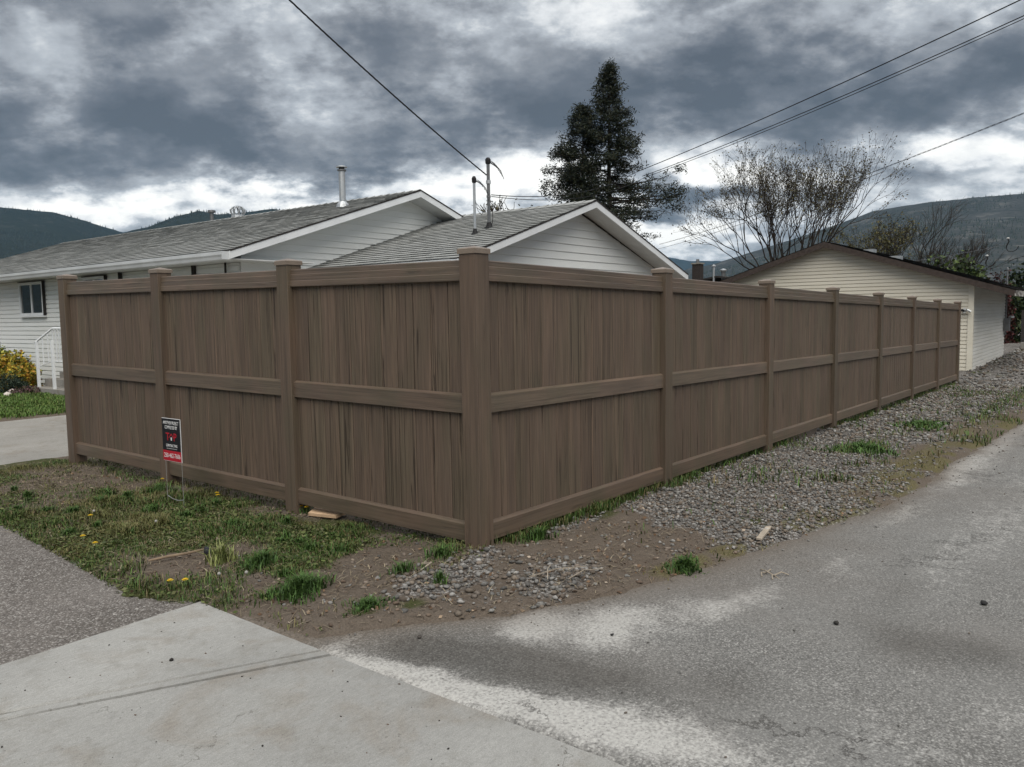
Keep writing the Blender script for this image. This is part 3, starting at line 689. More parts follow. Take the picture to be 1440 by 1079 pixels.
# steps and railing
for x0, y0, y1, z0, z1 in ((3.35, 12.6, 14.95, -.15, .17), (3.62, 12.6, 14.85, .17, .33), (3.9, 12.6, 14.80, .33, .449)):
    MB().box(x0, 4.275, y0, y1, z0, z1).build('step', M['old_concrete'], house)
rl = MB().tube([(3.45, 14.78, 1.09), (3.47, 14.74, 1.12), (3.62, 14.33, 1.38), (3.62, 12.7, 1.38)], .022, 6).build('railing', M['white_trim'], house, True)
MB().tube([(3.50, 14.74, .60), (3.62, 14.45, .70), (3.62, 12.7, .70)], .012, 5).build('lower_rail', M['white_trim'], rl)
MB().box(3.44, 3.49, 14.72, 14.77, .17, 1.11).build('newel', M['white_trim'], rl)
for y_, zb, zt in ((14.60, .64, 1.20), (14.47, .68, 1.29), (14.34, .70, 1.37), (14.20, .70, 1.37), (14.06, .70, 1.37), (13.92, .70, 1.37), (13.78, .70, 1.37), (13.64, .7, 1.37)):
    x_ = np.interp(y_, [14.33, 14.74], [3.62, 3.47]); MB().box(x_-.009, x_+.009, y_-.009, y_+.009, zb, zt).build('picket', M['white_trim'], rl)
MB().box(3.38, 3.43, 13.86, 13.91, .17, 1.15).build('newel', M['white_trim'], rl)
# chimney pipe, vents
def on_main(x): return MZ+.3243*(x-MX)
cx_, cy_ = 7.30, 9.58; zb = on_main(cx_)
cp = MB().lathe([(.065, -.02), (.065, .72)], 14, (cx_, cy_, zb)).build('chimney_pipe', M['galv'], house, False)
MB().lathe([(.14, -.02), (.125, .045), (.075, .10), (.066, .105)], 14, (cx_, cy_, zb)).build('flashing', M['galv'], cp)
MB().lathe([(.07, .70), (.09, .71), (.09, .735), (.07, .74)], 14, (cx_, cy_, zb)).build('collar', M['dull_steel'], cp)
MB().lathe([(.055, .73), (.055, .78)], 14, (cx_, cy_, zb)).build('vent_throat', M['black'], cp)
MB().lathe([(.115, .775), (.115, .79), (.06, .815), (.005, .82)], 14, (cx_, cy_, zb)).build('rain_cap', M['galv'], cp)
vx, vy = 8.65, 15.9
vp = MB().lathe([(.05, -.1), (.05, .22)], 10, (vx-.3, vy, on_main(vx-.3))).build('roof_vent', M['dull_steel'], house)
MB().lathe([(.10, .20), (.10, .25), (.09, .26)], 10, (vx-.3, vy, on_main(vx-.3))).build('vent_cap', M['dull_steel'], vp)
tv = MB().lathe([(.17, -.1), (.16, .03)], 12, (8.35, 14.75, on_main(8.35))).build('turbine_vent', M['galv'], house)
for k in range(9):
    a = 2*math.pi*k/9; pts = [(8.35+r_*math.cos(a+q*.35), 14.75+r_*math.sin(a+q*.35), on_main(8.35)+.03+q*.22) for q, r_ in ((0, .12), (.3, .17), (.6, .18), (.85, .13), (1, .04))]
    MB().tube(pts, .022, 4).build('turbine_blade', M['galv'], tv)
# wing nearer the alley
AX, AY, AZ, AR, ARZ = 5.65, 5.10, 2.385, 9.70, 3.665
wing_roof = gable_roof(house, AX, AZ, AR, ARZ, 2*AR-AX, AZ-.01, AY, 11.0, .09, .135, 5.545)
sA = (ARZ-AZ)/(AR-AX)
wx_l = lambda z: max(6.1, AX+(z-AZ+.105)/sA); wx_r = lambda z: min(13.3, 2*AR-AX-(z-AZ+.105)/sA)
ww = MB().add([(6.1, 5.55, -.3), (13.3, 5.55, -.3), (13.3, 5.55, 2.40), (AR, 5.55, 3.54), (6.1, 5.55, 2.40), (6.1, 5.7, -.3), (13.3, 5.7, -.3), (13.3, 5.7, 2.40), (AR, 5.7, 3.54), (6.1, 5.7, 2.40)],
              [(0, 1, 2, 3, 4), (9, 8, 7, 6, 5), (0, 5, 6, 1), (2, 1, 6, 7), (3, 2, 7, 8), (4, 3, 8, 9), (0, 4, 9, 5)]).build('gable_wall', M['white_siding'], house)
stuff(lap(MB(), (6.1, 5.55, 0), (1, 0, 0), 7.2, 0, 1.95, .15, (0, -1, 0)).build('lower_siding', M['white_siding'], ww))
gable_boards(ww, 5.55, wx_l, wx_r, 1.95, 3.53, .15, M['white_siding'])
wall(house, [(6.1, 6.25, 5.7, 8.72, -.3, 2.3)], [((6.1, 5.7, 0), (0, 1, 0), 3.0, 0, 2.3, .15, (-1, 0, 0))], M['white_siding'])
MB().box(AX+.02, 6.3, AY+.02, 8.7, 2.26, 2.275).build('eave_soffit', M['soffit'], house)
MB().box(AX-.002, AX+.02, AY, 8.7, 2.25, 2.375).build('fascia', M['white_trim'], house)
MB().prism([(2.25, AX-.004), (2.25, AX-.085), (2.33, AX-.115), (2.368, AX-.118), (2.368, AX-.112), (2.255, AX-.080), (2.255, AX-.004)], 1, AY+.03, 8.68).build('gutter', M['gutter'], house)
MB().prism([(3.545, AR), (2.42, 2*AR-AX-.36), (2.385, 2*AR-AX-.36), (3.51, AR)], 1, 5.528, 5.536).build('rake_shadow_strip', M['dark_trim'], house)  # dark strip painting in the shadow line under the wing's right rake
# service masts on the wing roof
def on_wing(x): return AZ+sA*(x-AX)
def mast(x, y, hgt, rad, nm, n_loops, mt):
    z = on_wing(x); o = MB().tube([(x, y, z-.05), (x, y, z+hgt)], rad, 8).build(nm, mt, house)
    MB().lathe([(rad*3.2, .0), (rad*2.2, .02), (rad*1.35, .09), (rad*1.3, .10)], 10, (x, y, z)).build('roof_boot', M['black'], o)
    MB().lathe([(rad*1.1, hgt-.03), (rad*1.7, hgt-.01), (rad*1.8, hgt+.05), (rad*1.1, hgt+.085), (.004, hgt+.095)], 10, (x, y, z)).build('weatherhead', M['black'], o)
    for k in range(n_loops):
        a = -.6+k*.42; d = Vector((math.sin(a)*.4+.35, -.5-.2*k, 0)).normalized()
        p = Vector((x, y, z+hgt+.02)); L = .17+.03*k
        MB().tube([p, p+d*L*.4+Vector((0, 0, .0-.02*k)), p+d*L*.8+Vector((0, 0, -.05-.03*k)), p+d*L+Vector((0, 0, -.13-.05*k))], .0055, 4).build('loop_wire', M['cable'], o)
    return o, z
m1, z1_ = mast(7.92, 6.29, 1.18, .030, 'service_mast', 5, M['dull_steel'])
MB().lathe([(.045, .80), (.045, .86)], 10, (7.92, 6.29, z1_)).build('clamp', M['galv'], m1)
MB().lathe([(.04, .55), (.04, .59)], 10, (7.92, 6.29, z1_)).build('clamp', M['dull_steel'], m1)
MB().tube([(7.97, 6.27, z1_+.02), (7.985, 6.25, z1_+.2), (7.975, 6.26, z1_+.38)], .006, 4).build('ground_wire', M['cable'], m1)
m2, z2_ = mast(7.43, 6.22, .93, .024, 'service_mast', 4, M['galv'])
MB().tube([(7.43, 6.2, z2_+.6), (7.5, 6.2, z2_+.42), (7.62, 6.22, z2_+.36), (7.8, 6.26, z2_+.5), (7.92, 6.28, z2_+.72)], .004, 4).build('slack_wire', M['cable'], m2)
MB().tube([(7.46, 6.18, z2_+.05), (7.7, 6.2, z2_+.10), (7.9, 6.25, z2_+.16)], .006, 4).build('slack_wire', M['cable'], m2)

# ------------------------------------------------------------------ garage
gar = tag(empty('garage', (20.5, .17, -.2)), 'cream-sided garage with dark roof beyond the far end of the fence', 'garage')
def at_g(o): o.location = (-20.5, -.17, .2); return o
gsl = .3234; gr_y, gr_z, ge_y = 3.9, 3.45, -.80; ge_z = gr_z-gsl*(gr_y-ge_y); gl_y = 2*gr_y-ge_y
def gz(y): return gr_z-gsl*abs(y-gr_y)
gw_ = MB().add([(20.5, .17, -.4), (20.5, 7.63, -.4), (20.5, 7.63, gz(7.63)-.09), (20.5, 3.9, gr_z-.09), (20.5, .17, gz(.17)-.09), (20.65, .17, -.4), (20.65, 7.63, -.4), (20.65, 7.63, gz(7.63)-.09), (20.65, 3.9, gr_z-.09), (20.65, .17, gz(.17)-.09)],
               [(4, 3, 2, 1, 0), (5, 6, 7, 8, 9), (0, 1, 6, 5), (1, 2, 7, 6), (2, 3, 8, 7), (3, 4, 9, 8), (4, 0, 5, 9)]).build('gable_wall', M['cream_siding'], gar); at_g(gw_)
gs = MB(); z = -.16
while z < gr_z-.12:
    zt = min(z+.1, gr_z-.1); a0 = max(.25, gr_y-(gr_z-.1-z)/gsl) if z > gz(.25)-.1 else .25
    a1 = max(.25, gr_y-(gr_z-.1-zt)/gsl) if zt > gz(.25)-.1 else .25
    am = a0+(a1-a0)*.78; zm = z+(zt-z)*.74; zn = z+(zt-z)*.84; q_ = 2*gr_y
    gs.add([(20.499, a0, z), (20.499, q_-a0, z), (20.475, a0, z), (20.475, q_-a0, z), (20.481, am, zm), (20.481, q_-am, zm), (20.499, am, zn), (20.499, q_-am, zn), (20.499, a1, zt), (20.499, q_-a1, zt)],
           [(0, 1, 3, 2), (2, 3, 5, 4), (4, 5, 7, 6), (6, 7, 9, 8)]); z = zt
stuff(gs.build('siding', M['cream_siding'], gw_))
sw2 = MB().box(20.65, 27.4, .17, .3, -.4, gz(.17)-.1).build('side_wall', M['pale_siding'], gar); at_g(sw2)
stuff(lap(MB(), (20.6, .17, 0), (1, 0, 0), 6.8, -.16, gz(.17)-.1, .1, (0, -1, 0)).build('siding', M['pale_siding'], sw2))
at_g(MB().box(27.25, 27.4, .3, 7.5, -.4, 2.0).build('rear_wall', M['pale_siding'], gar)); at_g(MB().box(20.65, 27.4, 7.5, 7.63, -.4, 2.0).build('side_wall', M['pale_siding'], gar))
at_g(MB().box(20.455, 20.56, .13, .26, -.2, gz(.2)-.1).build('corner_trim', M['cream_siding'], gar))
at_g(MB().box(20.50, 27.4, .135, .160, -.35, -.165).build('foundation', M['old_concrete'], gar))
gd = MB().prism([(ge_y, ge_z), (gr_y, gr_z), (gl_y, ge_z), (gl_y, ge_z-.08), (gr_y, gr_z-.08), (ge_y, ge_z-.08)], 0, 20.2, 27.9).build('roof', M['dark_wood'], gar); at_g(gd)
sl_ = math.hypot(1, gsl)
shingles('shingles', (20.17, ge_y-.02, ge_z+.004), (1, 0, 0), (0, 1/sl_, gsl/sl_), 7.75, (gr_y-ge_y)*sl_+.02, M['dark_shingle'], gd, (0, -gsl/sl_, 1/sl_))
shingles('shingles', (20.17, gl_y+.02, ge_z+.004), (1, 0, 0), (0, -1/sl_, gsl/sl_), 7.75, (gr_y-ge_y)*sl_+.02, M['dark_shingle'], gd, (0, gsl/sl_, 1/sl_))
for s_ in (1, -1):
    e_y = gr_y-s_*(gr_y-ge_y)
    at_g(MB().prism([(e_y, ge_z-.002), (gr_y, gr_z-.002), (gr_y, gr_z-.16), (e_y, ge_z-.16)], 0, 20.17, 20.198).build('rake_board', M['dark_wood'], gar))
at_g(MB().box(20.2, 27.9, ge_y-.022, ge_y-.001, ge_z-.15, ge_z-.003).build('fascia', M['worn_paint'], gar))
at_g(MB().prism([(ge_y, ge_z-.083), (.16, gz(.16)-.083), (.16, gz(.16)-.095), (ge_y, ge_z-.095)], 0, 20.21, 27.9).build('soffit', M['dark_wood'], gar))
for y_, w_ in ((3.30, .34), (2.55, .34)):
    zv = gz(y_)
    at_g(MB().box(22.6, 22.95, y_-w_/2, y_+w_/2, zv-.05, zv+.075).build('roof_vent', M['galv'], gar))
# lamp / outlet on the gable wall, meter and conduit on the far corner
lo = at_g(MB().box(20.39, 20.474, .30, .36, 1.36, 1.50).build('wall_light', M['ceramic'], gar)); MB().tube([(20.42, .33, 1.42), (20.36, .40, 1.44), (20.36, .47, 1.39)], .035, 6).build('lamp_head', M['black'], lo); MB().tube([(20.42, .33, 1.42), (20.36, .25, 1.44), (20.36, .18, 1.39)], .035, 6).build('lamp_head', M['galv'], lo)
cm = at_g(MB().tube([(27.2, .10, .6), (27.2, .10, 2.72)], .026, 8).build('service_mast', M['dull_steel'], gar))
MB().lathe([(.03, 2.70), (.045, 2.72), (.04, 2.77), (.01, 2.80)], 8, (27.2, .10, 0)).build('weatherhead', M['dull_steel'], cm)
mbx = at_g(MB().box(27.02, 27.32, -.02, .13, .72, 1.14).build('meter_box', M['dull_steel'], gar)); MB().lathe([(.08, 0), (.08, .05), (.06, .07)], 12, (27.17, -.06, 1.15)).build('meter', M['galv'], mbx)

# ------------------------------------------------------------------ cables
def sag(a, b, s_, n=14):
    a, b = Vector(a), Vector(b); return [a.lerp(b, k/n)-Vector((0, 0, s_*4*(k/n)*(1-k/n))) for k in range(n+1)]
def cable(name, label, a, b, s_, rad, mt='cable', twist=0, grp=None):
    p = sag(a, b, s_, 40 if not twist else 260); mb = MB()
    if twist:
        for ph in (0, 2.1, 4.2):
            mb.tube([q+Vector((math.cos(i*.55+ph)*twist, 0, math.sin(i*.55+ph)*twist)) for i, q in enumerate(p)], rad, 4)
    else: mb.tube(p, rad, 5)
    return tag(mb.build(name, M[mt], None), label, 'cable', grp)
MASTP = Vector((7.92, 6.25, 4.08))
cable('service_cable', 'thick black cable dropping from the upper left of the sky to the roof mast', (7.89, 6.31, 4.06), (.45, 5.6, 6.9), .12, .008, 'cable', .006)
cable('power_line', 'uppermost black wire crossing the sky past the pine to the right', (19.4, 9.5, 5.98), (12.69, -2.5, 6.98), .10, .012)
cable('power_line', 'second black wire just below the uppermost one on the right', (19.4, 9.3, 5.82), (12.69, -2.5, 6.68), .12, .010)
cable('power_line', 'lowest thin wire of the three running past the pine to the right', (19.4, 9.2, 5.78), (12.69, -2.52, 6.64), .13, .008)
cable('service_cable', 'upper thin wire from the tall roof mast into the pine', (7.94, 6.24, 3.70), (19.4, 9.5, 5.98), .28, .008)
cable('service_cable', 'lower thin wire from the tall roof mast into the pine', (7.94, 6.24, 3.67), (19.4, 9.2, 5.78), .30, .007)
cable('power_line', 'twisted bundled cable running behind the bare tree to the right edge', (62, 30.5, 7.6), (28.0, -1.8, 8.35), .35, .008, 'cable', .022)
cable('power_line', 'faint lower wire crossing the pale sky between pine and bare tree', (66, 33, 7.5), (34, 5.5, 7.4), .25, .016, 'cable_grey')
cable('service_cable', 'thin wire falling across the hillside to the garage mast', (27.2, .10, 3.0), (26.5, -2.2, 4.0), .10, .008, 'cable')
cable('service_cable', 'thin faint wire running left across the hillside from the looped splice', (27.2, .1, 3.55), (31, 6, 3.2), .1, .007, 'cable_grey')
def loop_splice(label, y, z, sc):
    o = tag(empty('wire_splice', (27.2, y, z)), label, 'wire splice')
    MB().tube([(0, .00*sc, .30*sc), (0, -.03*sc, .22*sc), (0, .03*sc, .08*sc), (0, .04*sc, 0)], .020, 5).build('wedge_clamp', M['cable'], o)
    MB().tube([(0, .04*sc, 0), (0, -.02*sc, -.10*sc), (0, -.14*sc, -.12*sc), (0, -.25*sc, -.06*sc), (0, -.30*sc, .05*sc)], .013, 5).build('drip_loop', M['cable'], o)
    MB().lathe([(.03, 0), (.045, .02), (.03, .05)], 8, (0, .0*sc, .30*sc)).build('insulator', M['ceramic'], o)
loop_splice('upper dark wire splice with a drip loop against the hillside', .12, 3.42, 1.0)
loop_splice('lower wire splice hanging above the garage eave', .70, 2.95, .8)

# ------------------------------------------------------------------ hills
def hill(name, label, prof, d0, d1, d2, mt, ntree, hcol, hrange, seed, rough=1.0):
    """ridge built as terrain: foot at d0, crest at d1, far foot at d2 metres; prof = [(bearing, crest elevation in degrees)]"""
    pa = np.array([p[0] for p in prof]); pe = np.array([p[1] for p in prof])
    o = np.argsort(pa); pa, pe = pa[o], pe[o]
    A = np.linspace(pa[0], pa[-1], int((pa[-1]-pa[0])*9)); T = np.concatenate([np.linspace(0, 1, 26), np.linspace(1.06, 2, 8)])
    AA, TT = np.meshgrid(A, T)
    D = np.where(TT <= 1, d0+(d1-d0)*TT, d1+(d2-d1)*(TT-1))
    X = CAM.x+D*np.cos(np.radians(AA)); Y = CAM.y+D*np.sin(np.radians(AA))
    def crest(a): return d1*np.tan(np.radians(np.interp(a, pa, pe)))+1.5
    s_ = np.where(TT <= 1, TT**1.15*(1-.12*np.sin(TT*math.pi)), np.clip(2-TT, 0, 1)**1.4)
    n = (fbm(X, Y, 420, 5, seed)-.5)
    Z = crest(AA)*s_*(1+.35*n*np.sin(np.clip(TT, 0, 1)*math.pi)*rough)-3
    Z = Z+d1*.0012*(fbm(AA*60, AA*0, 22, 3, seed+3)-.5)*np.clip(TT, 0, 1)
    V = np.stack([X, Y, Z], -1).reshape(-1, 3); ny, nx = AA.shape; i = np.arange(nx*ny).reshape(ny, nx)
    F = np.stack([i[:-1, :-1], i[:-1, 1:], i[1:, 1:], i[1:, :-1]], -1).reshape(-1, 4)
    ho = link(name, np_mesh(name, V, F, mt, None, True)); tag(ho, label, None, None, 'structure')
    if not ntree: return
    r = np.random.default_rng(seed); a = r.uniform(0, nx-1.01, ntree*3); q = np.sqrt(r.random(ntree*3))*25
    ai, qi = a.astype(int), q.astype(int); fa, fq = a-ai, q-qi
    g_ = lambda K: (K[qi, ai]*(1-fa)+K[qi, ai+1]*fa)*(1-fq)+(K[qi+1, ai]*(1-fa)+K[qi+1, ai+1]*fa)*fq
    x, y, z = g_(X), g_(Y), g_(Z); keep = (fbm(x, y, 160, 4, seed+9) > .43+.12*r.random(len(x)))
    x, y, z = x[keep][:ntree], y[keep][:ntree], z[keep][:ntree]; n = len(x)
    hh = r.uniform(*hrange, n); rr = hh*r.uniform(.16, .24, n); ang = r.uniform(0, 6.28, n)
    P = [np.stack([x+rr*np.cos(ang+k*1.5708), y+rr*np.sin(ang+k*1.5708), z-1], -1) for k in range(4)]+[np.stack([x, y, z+hh], -1)]
    V = np.stack(P, 1).reshape(-1, 3); b = np.arange(n)[:, None]*5
    F = np.concatenate([b+np.array([[k, (k+1) % 4, 4]]) for k in range(4)])
    c = np.array(hcol)[None]*r.uniform(.6, 1.5, (n, 1)); c = np.repeat(c, 5, 0)
    fo = link('forest', np_mesh('forest', V, F, M['leaf'], c)); tag(fo, None, None, None, 'stuff'); fo['label'] = 'conifer forest covering '+label.split(' ', 1)[1] if label else None
M['hill_dark'] = mat('hill_dark', hill_f((.010, .015, .013), (.020, .026, .020), .12), .95, .05)
M['hill_grey'] = mat('hill_grey', hill_f((.022, .027, .025), (.055, .056, .053), .55), .95, .05)
hill('hill', 'dark forested hill beyond the house on the left', [(115, 4.5), (95, 6), (82, 7.0), (75, 7.2), (69.6, 6.92), (66.8, 6.77), (65.2, 6.35), (63.3, 5.75), (61.5, 5.2), (58, 4.4), (50, 3)], 900, 2600, 4200, M['hill_dark'], 12000, (.009, .015, .012), (4, 8), 3)
hill('hill', 'dark wooded ridge peeping over the ridge of the long roof', [(72, 4.2), (66, 5.0), (63.6, 5.55), (61.5, 6.1), (60, 6.75), (58.4, 7.2), (57.3, 7.0), (56, 7.1), (53.9, 7.45), (50, 7.2), (45, 5.8), (38, 4.6), (30, 3)], 700, 2000, 3400, M['hill_dark'], 8000, (.008, .013, .010), (4, 8), 13)
hill('hill', 'grey rocky mountainside rising on the right behind the garage', [(26.5, 2.6), (25, 3.1), (23.6, 3.3), (20.8, 4.1), (17.6, 5.0), (14.6, 5.95), (13.4, 6.35), (10.5, 6.65), (8, 6.75), (5.2, 6.75), (0, 7.1), (-8, 7), (-20, 6), (-40, 4.5)], 800, 2300, 4200, M['hill_grey'], 9000, (.018, .025, .020), (4, 8), 23)
hill('hill', 'small far blue hill in the gap right of the wing roof', [(36, 2.6), (31, 3.4), (28, 3.85), (26.5, 3.85), (25, 3.55), (23, 3.5), (20, 3.0), (15, 2.4)], 3600, 5600, 6600, M['hill_dark'], 0, None, None, 33)

# ------------------------------------------------------------------ plants
def leaf_quads(C, size, col, r, flat=0.0, aspect=.55, colvar=.35, up=None):
    """one bent leaf (a quad) per centre, random facing"""
    n = len(C); d = r.normal(size=(n, 3)); d[:, 2] *= 1-flat; d /= np.linalg.norm(d, axis=1)[:, None]
    e = r.normal(size=(n, 3)); e -= (e*d).sum(1)[:, None]*d; e /= np.linalg.norm(e, axis=1)[:, None]
    s_ = (size*r.uniform(.6, 1.4, n))[:, None]; w = s_*aspect*.5
    V = np.stack([C-d*s_*.5, C+e*w, C+d*s_*.5, C-e*w], 1).reshape(-1, 3)
    F = np.arange(n*4).reshape(-1, 4)
    c = np.array(col)[r.integers(0, len(col), n)]*r.uniform(1-colvar, 1+colvar, (n, 1)); return V, F, np.repeat(c, 4, 0)
def merge(parts):
    V, F, C, b = [], [], [], 0
    for v, f, c in parts: V.append(v); F.append(f+b); C.append(c); b += len(v)
    return np.concatenate(V), np.concatenate(F), np.concatenate(C)
NEEDLE = [(.011, .017, .011), (.016, .022, .012), (.009, .013, .010), (.026, .028, .015)]
SIDE = np.array([rt.x, rt.y, 0.0])
def conifer(loc, hgt, prof_r, prof_l, nbr, label, name, dens, trunk_r, seed, grp=None, droop=.06, leader=1.0):
    """prof: [(height, branch length)] towards the alley side and the house side"""
    r = np.random.default_rng(seed); o = tag(empty(name, loc), label, 'tree', grp)
    tb = MB(); tb.tube([(0, 0, -.2), (.05, 0, hgt*.3), (-.04, .03, hgt*.6), (0, 0, hgt*.97)], [trunk_r, trunk_r*.75, trunk_r*.45, .02], 8)
    br = MB(); C = []
    pr, pl = np.array(prof_r), np.array(prof_l)
    for k in range(nbr):
        z = hgt*(1-(1-(k+.5)/nbr)**.85*.80) if False else pr[0, 0]+(hgt-pr[0, 0])*((k+r.random())/nbr)
        a = r.uniform(0, 2*math.pi); d = np.array([math.cos(a), math.sin(a), 0]); w = .5+.5*float(d@SIDE)
        L = (np.interp(z, pr[:, 0], pr[:, 1])*w+np.interp(z, pl[:, 0], pl[:, 1])*(1-w))*r.uniform(.42, 1.14)
        if L < .08: continue
        up_ = r.uniform(-.05, .22); base = np.array([0, 0, z])
        pts = [base+d*L*q+np.array([0, 0, L*(up_*q-droop*q*q*1.6+.25*max(0, q-.7))]) for q in (0, .35, .7, 1)]
        br.tube(pts, [max(.012, .018*L), max(.010, .012*L), .012, .006], 4, cap=False)
        m_ = max(3, int(L*dens))
        for j in range(m_):
            q = r.uniform(.25, 1.02); p = np.array([np.interp(q, (0, .35, .7, 1), [pt[i] for pt in pts]) for i in range(3)])
            side = np.cross(d, [0, 0, 1])*r.normal()*L*.20*(1.1-q*.5); C.append(p+side+np.array([0, 0, r.normal()*.05]))
    C = np.array(C); k = 32
    CC = np.repeat(C, k, 0)+r.normal(size=(len(C)*k, 3))*np.array([.135, .135, .10])
    V, F, c = leaf_quads(CC, .17, NEEDLE, r, .2, .22)
    tb.build('trunk', M['dark_bark'], o, True); b_ = br.build('branches', M['dark_bark'], o); stuff(b_)
    stuff(link('crown', np_mesh('crown', V, F, M['leaf'], c), None, o)); return o
conifer((28.6, 15.9, -.1), 12.75, [(1.5, 1.7), (4.2, 1.9), (5.2, 2.7), (6.2, 3.0), (6.9, 3.7), (7.35, 3.2), (7.8, 1.7), (9, 1.35), (10.5, 1.25), (11.5, .9), (12.2, .45), (12.75, .1)],
        [(1.5, 1.8), (5, 2.1), (6.5, 2.2), (7.5, 2.2), (8.5, 2.1), (9.5, 1.6), (10.6, 1.2), (11.6, .8), (12.3, .4), (12.75, .1)], 300, 'tallest dark pine with a pointed top and loose side branches behind the wing roof', 'pine_tree', 3.3, .22, 41)
conifer((27.7, 16.75, -.1), 10.9, [(1.5, 1.3), (6, 1.35), (9, 1.3), (10.2, .9), (10.7, .35), (10.9, .1)], [(1.5, 1.5), (5.5, 1.75), (7, 1.75), (8.6, 1.5), (9.2, 1.3), (10.1, .95), (10.6, .5), (10.9, .1)], 250, 'shorter dense dark conifer against the left side of the tall pine', 'conifer_tree', 4.6, .16, 43)

def bare_tree(name, loc, label, hgt, spread, stems, depth, seed, budn, budcol, budsize, lean=(0, 0), trunk_r=.16, thin=.62, cat='tree', sq=1.0):
    r = random.Random(seed); rn = np.random.default_rng(seed); o = tag(empty(name, loc), label, cat)
    tk, bm, tips = MB(), MB(), []
    def grow_(p, d, L, rad, lev):
        n = 3; pts = [p]; 
        for i in range(n):
            d = (d+Vector((r.gauss(0, .13), r.gauss(0, .13), r.gauss(.05, .10)))).normalized(); pts.append(pts[-1]+d*L/n)
        rs = [max(.0058, rad*(1-.35*i/n)) for i in range(n+1)]
        (tk if lev <= 1 else bm).tube(pts, rs, 6 if lev <= 1 else 3, cap=False)
        if lev >= depth-2: tips.extend(pts[1:])
        if lev >= depth: return
        k = 2 if lev == 0 else (3 if r.random() < .62 else 2)
        for j in range(k):
            ax = Vector((r.gauss(0, 1), r.gauss(0, 1), r.gauss(0, .45))).normalized()
            nd = (d+ax*r.uniform(.35, .85)*spread).normalized(); 
            if nd.z < -.12: nd.z = abs(nd.z)*.4
            s_ = r.choice((1.0, .72)) if lev > 1 else 1.0
            q = pts[-1] if j < 2 else pts[-2]
            grow_(q, nd.normalized(), L*r.uniform(.68, .90), rad*thin, lev+1)
    for s_ in range(stems):
        a = 2*math.pi*s_/max(1, stems)+r.random(); t_ = .10+(.42*spread if stems > 1 else 0)
        d = Vector((math.cos(a)*t_+lean[0], math.sin(a)*t_+lean[1], 1)).normalized()
        grow_(Vector((math.cos(a)*.08*(stems > 1), math.sin(a)*.08*(stems > 1), -.15)), d, hgt*.265*r.uniform(.85, 1.1), trunk_r, 0)
    mz = max(max(p.z for p in tips), .1); k = hgt/mz
    for mb in (tk, bm): mb.v = [(v[0]*k*sq, v[1]*k*sq, v[2]*k) for v in mb.v]
    T_ = np.array([(p.x*k*sq, p.y*k*sq, p.z*k) for p in tips])
    tk.build('trunk', M['dark_bark'], o, True); stuff(bm.build('branches', M['dark_bark'], o))
    C = T_[rn.integers(0, len(T_), budn)]+rn.normal(size=(budn, 3))*.09
    V, F, c = leaf_quads(C, budsize, budcol, rn, 0, .6)
    stuff(link('buds', np_mesh('buds', V, F, M['leaf'], c), None, o)); return o
BUD = [(.060, .055, .030), (.045, .045, .022), (.085, .075, .035), (.035, .030, .022)]
bare_tree('bare_tree', (35.0, 9.55, -.1), 'big bare spreading tree just coming into bud behind the cream garage', 10.1, .70, 5, 7, 33, 9000, BUD, .085, (.0, .0), .17, .61, 'tree', .80)
bare_tree('olive_tree', (44, 8.2, -.1), 'small olive-tinged tree between the bare tree and the mountainside', 7.0, .75, 4, 6, 5, 3600, [(.075, .072, .028), (.055, .058, .024), (.10, .09, .035)], .11, (0, 0), .09, .66)
bare_tree('thin_tree', (46.5, 5.6, -.1), 'leafless grey shrub tree behind the right end of the garage roof', 7.6, .66, 6, 6, 15, 500, BUD, .06, (0, 0), .10, .66)
bare_tree('bare_tree', (25.9, 18.4, -.1), 'treetop of thin twigs showing over the wing ridge left of the pine', 6.7, .8, 3, 5, 27, 900, BUD, .13, (0, 0), .12, .66)

def bush(name, loc, rx, ry, rz_, n, size, cols, label, seed, cat='shrub', flat=0, lump=.30, stems=6, aspect=.6, shell=.55):
    r = np.random.default_rng(seed); o = tag(empty(name, loc), label, cat)
    d = r.normal(size=(n, 3)); d /= np.linalg.norm(d, axis=1)[:, None]; d[:, 2] = np.abs(d[:, 2])*1.0-.12*r.random(n)
    a = np.arctan2(d[:, 1], d[:, 0]); lum = 1+lump*(fbm(a*3+seed, d[:, 2]*4, 1.0, 3, seed)-.5)*2+lump*.5*np.sin(a*5+seed+d[:, 2]*6)*.4
    q = (shell+(1-shell)*r.random(n)**.6)*lum
    C = d*np.array([rx, ry, rz_])*q[:, None]
    C = C[(vn(C[:, 0]*1.0, C[:, 1]+C[:, 2], size*2.2, seed) > .22)]
    C[:, 2] = np.maximum(C[:, 2], .01)
    V, F, c = leaf_quads(C, size, cols, r, flat, aspect)
    sm = MB()
    for k in range(stems):
        a_ = r.uniform(0, 6.28); sm.tube([(0.05*math.cos(a_), .05*math.sin(a_), -.1), (rx*.35*math.cos(a_), ry*.35*math.sin(a_), rz_*.45), (rx*.6*math.cos(a_), ry*.6*math.sin(a_), rz_*.75)], [.02, .014, .006], 4)
    sm.build('stems', M['dark_bark'], o); stuff(link('foliage', np_mesh('foliage', V, F, M['leaf'], c), None, o)); return o
bush('yellow_bush', (3.42, 16.0, .05), .62, .62, .86, 5200, .075, [(.36, .25, .03), (.42, .33, .05), (.22, .22, .04), (.30, .16, .03), (.08, .11, .03)], 'golden yellow leafy bush in front of the white house wall', 2)
bush('green_bush', (3.5, 17.3, .05), .75, .8, .98, 4200, .075, [(.10, .13, .03), (.16, .18, .04), (.05, .08, .02)], 'green and yellow bush cut off by the left edge of the photo', 6)
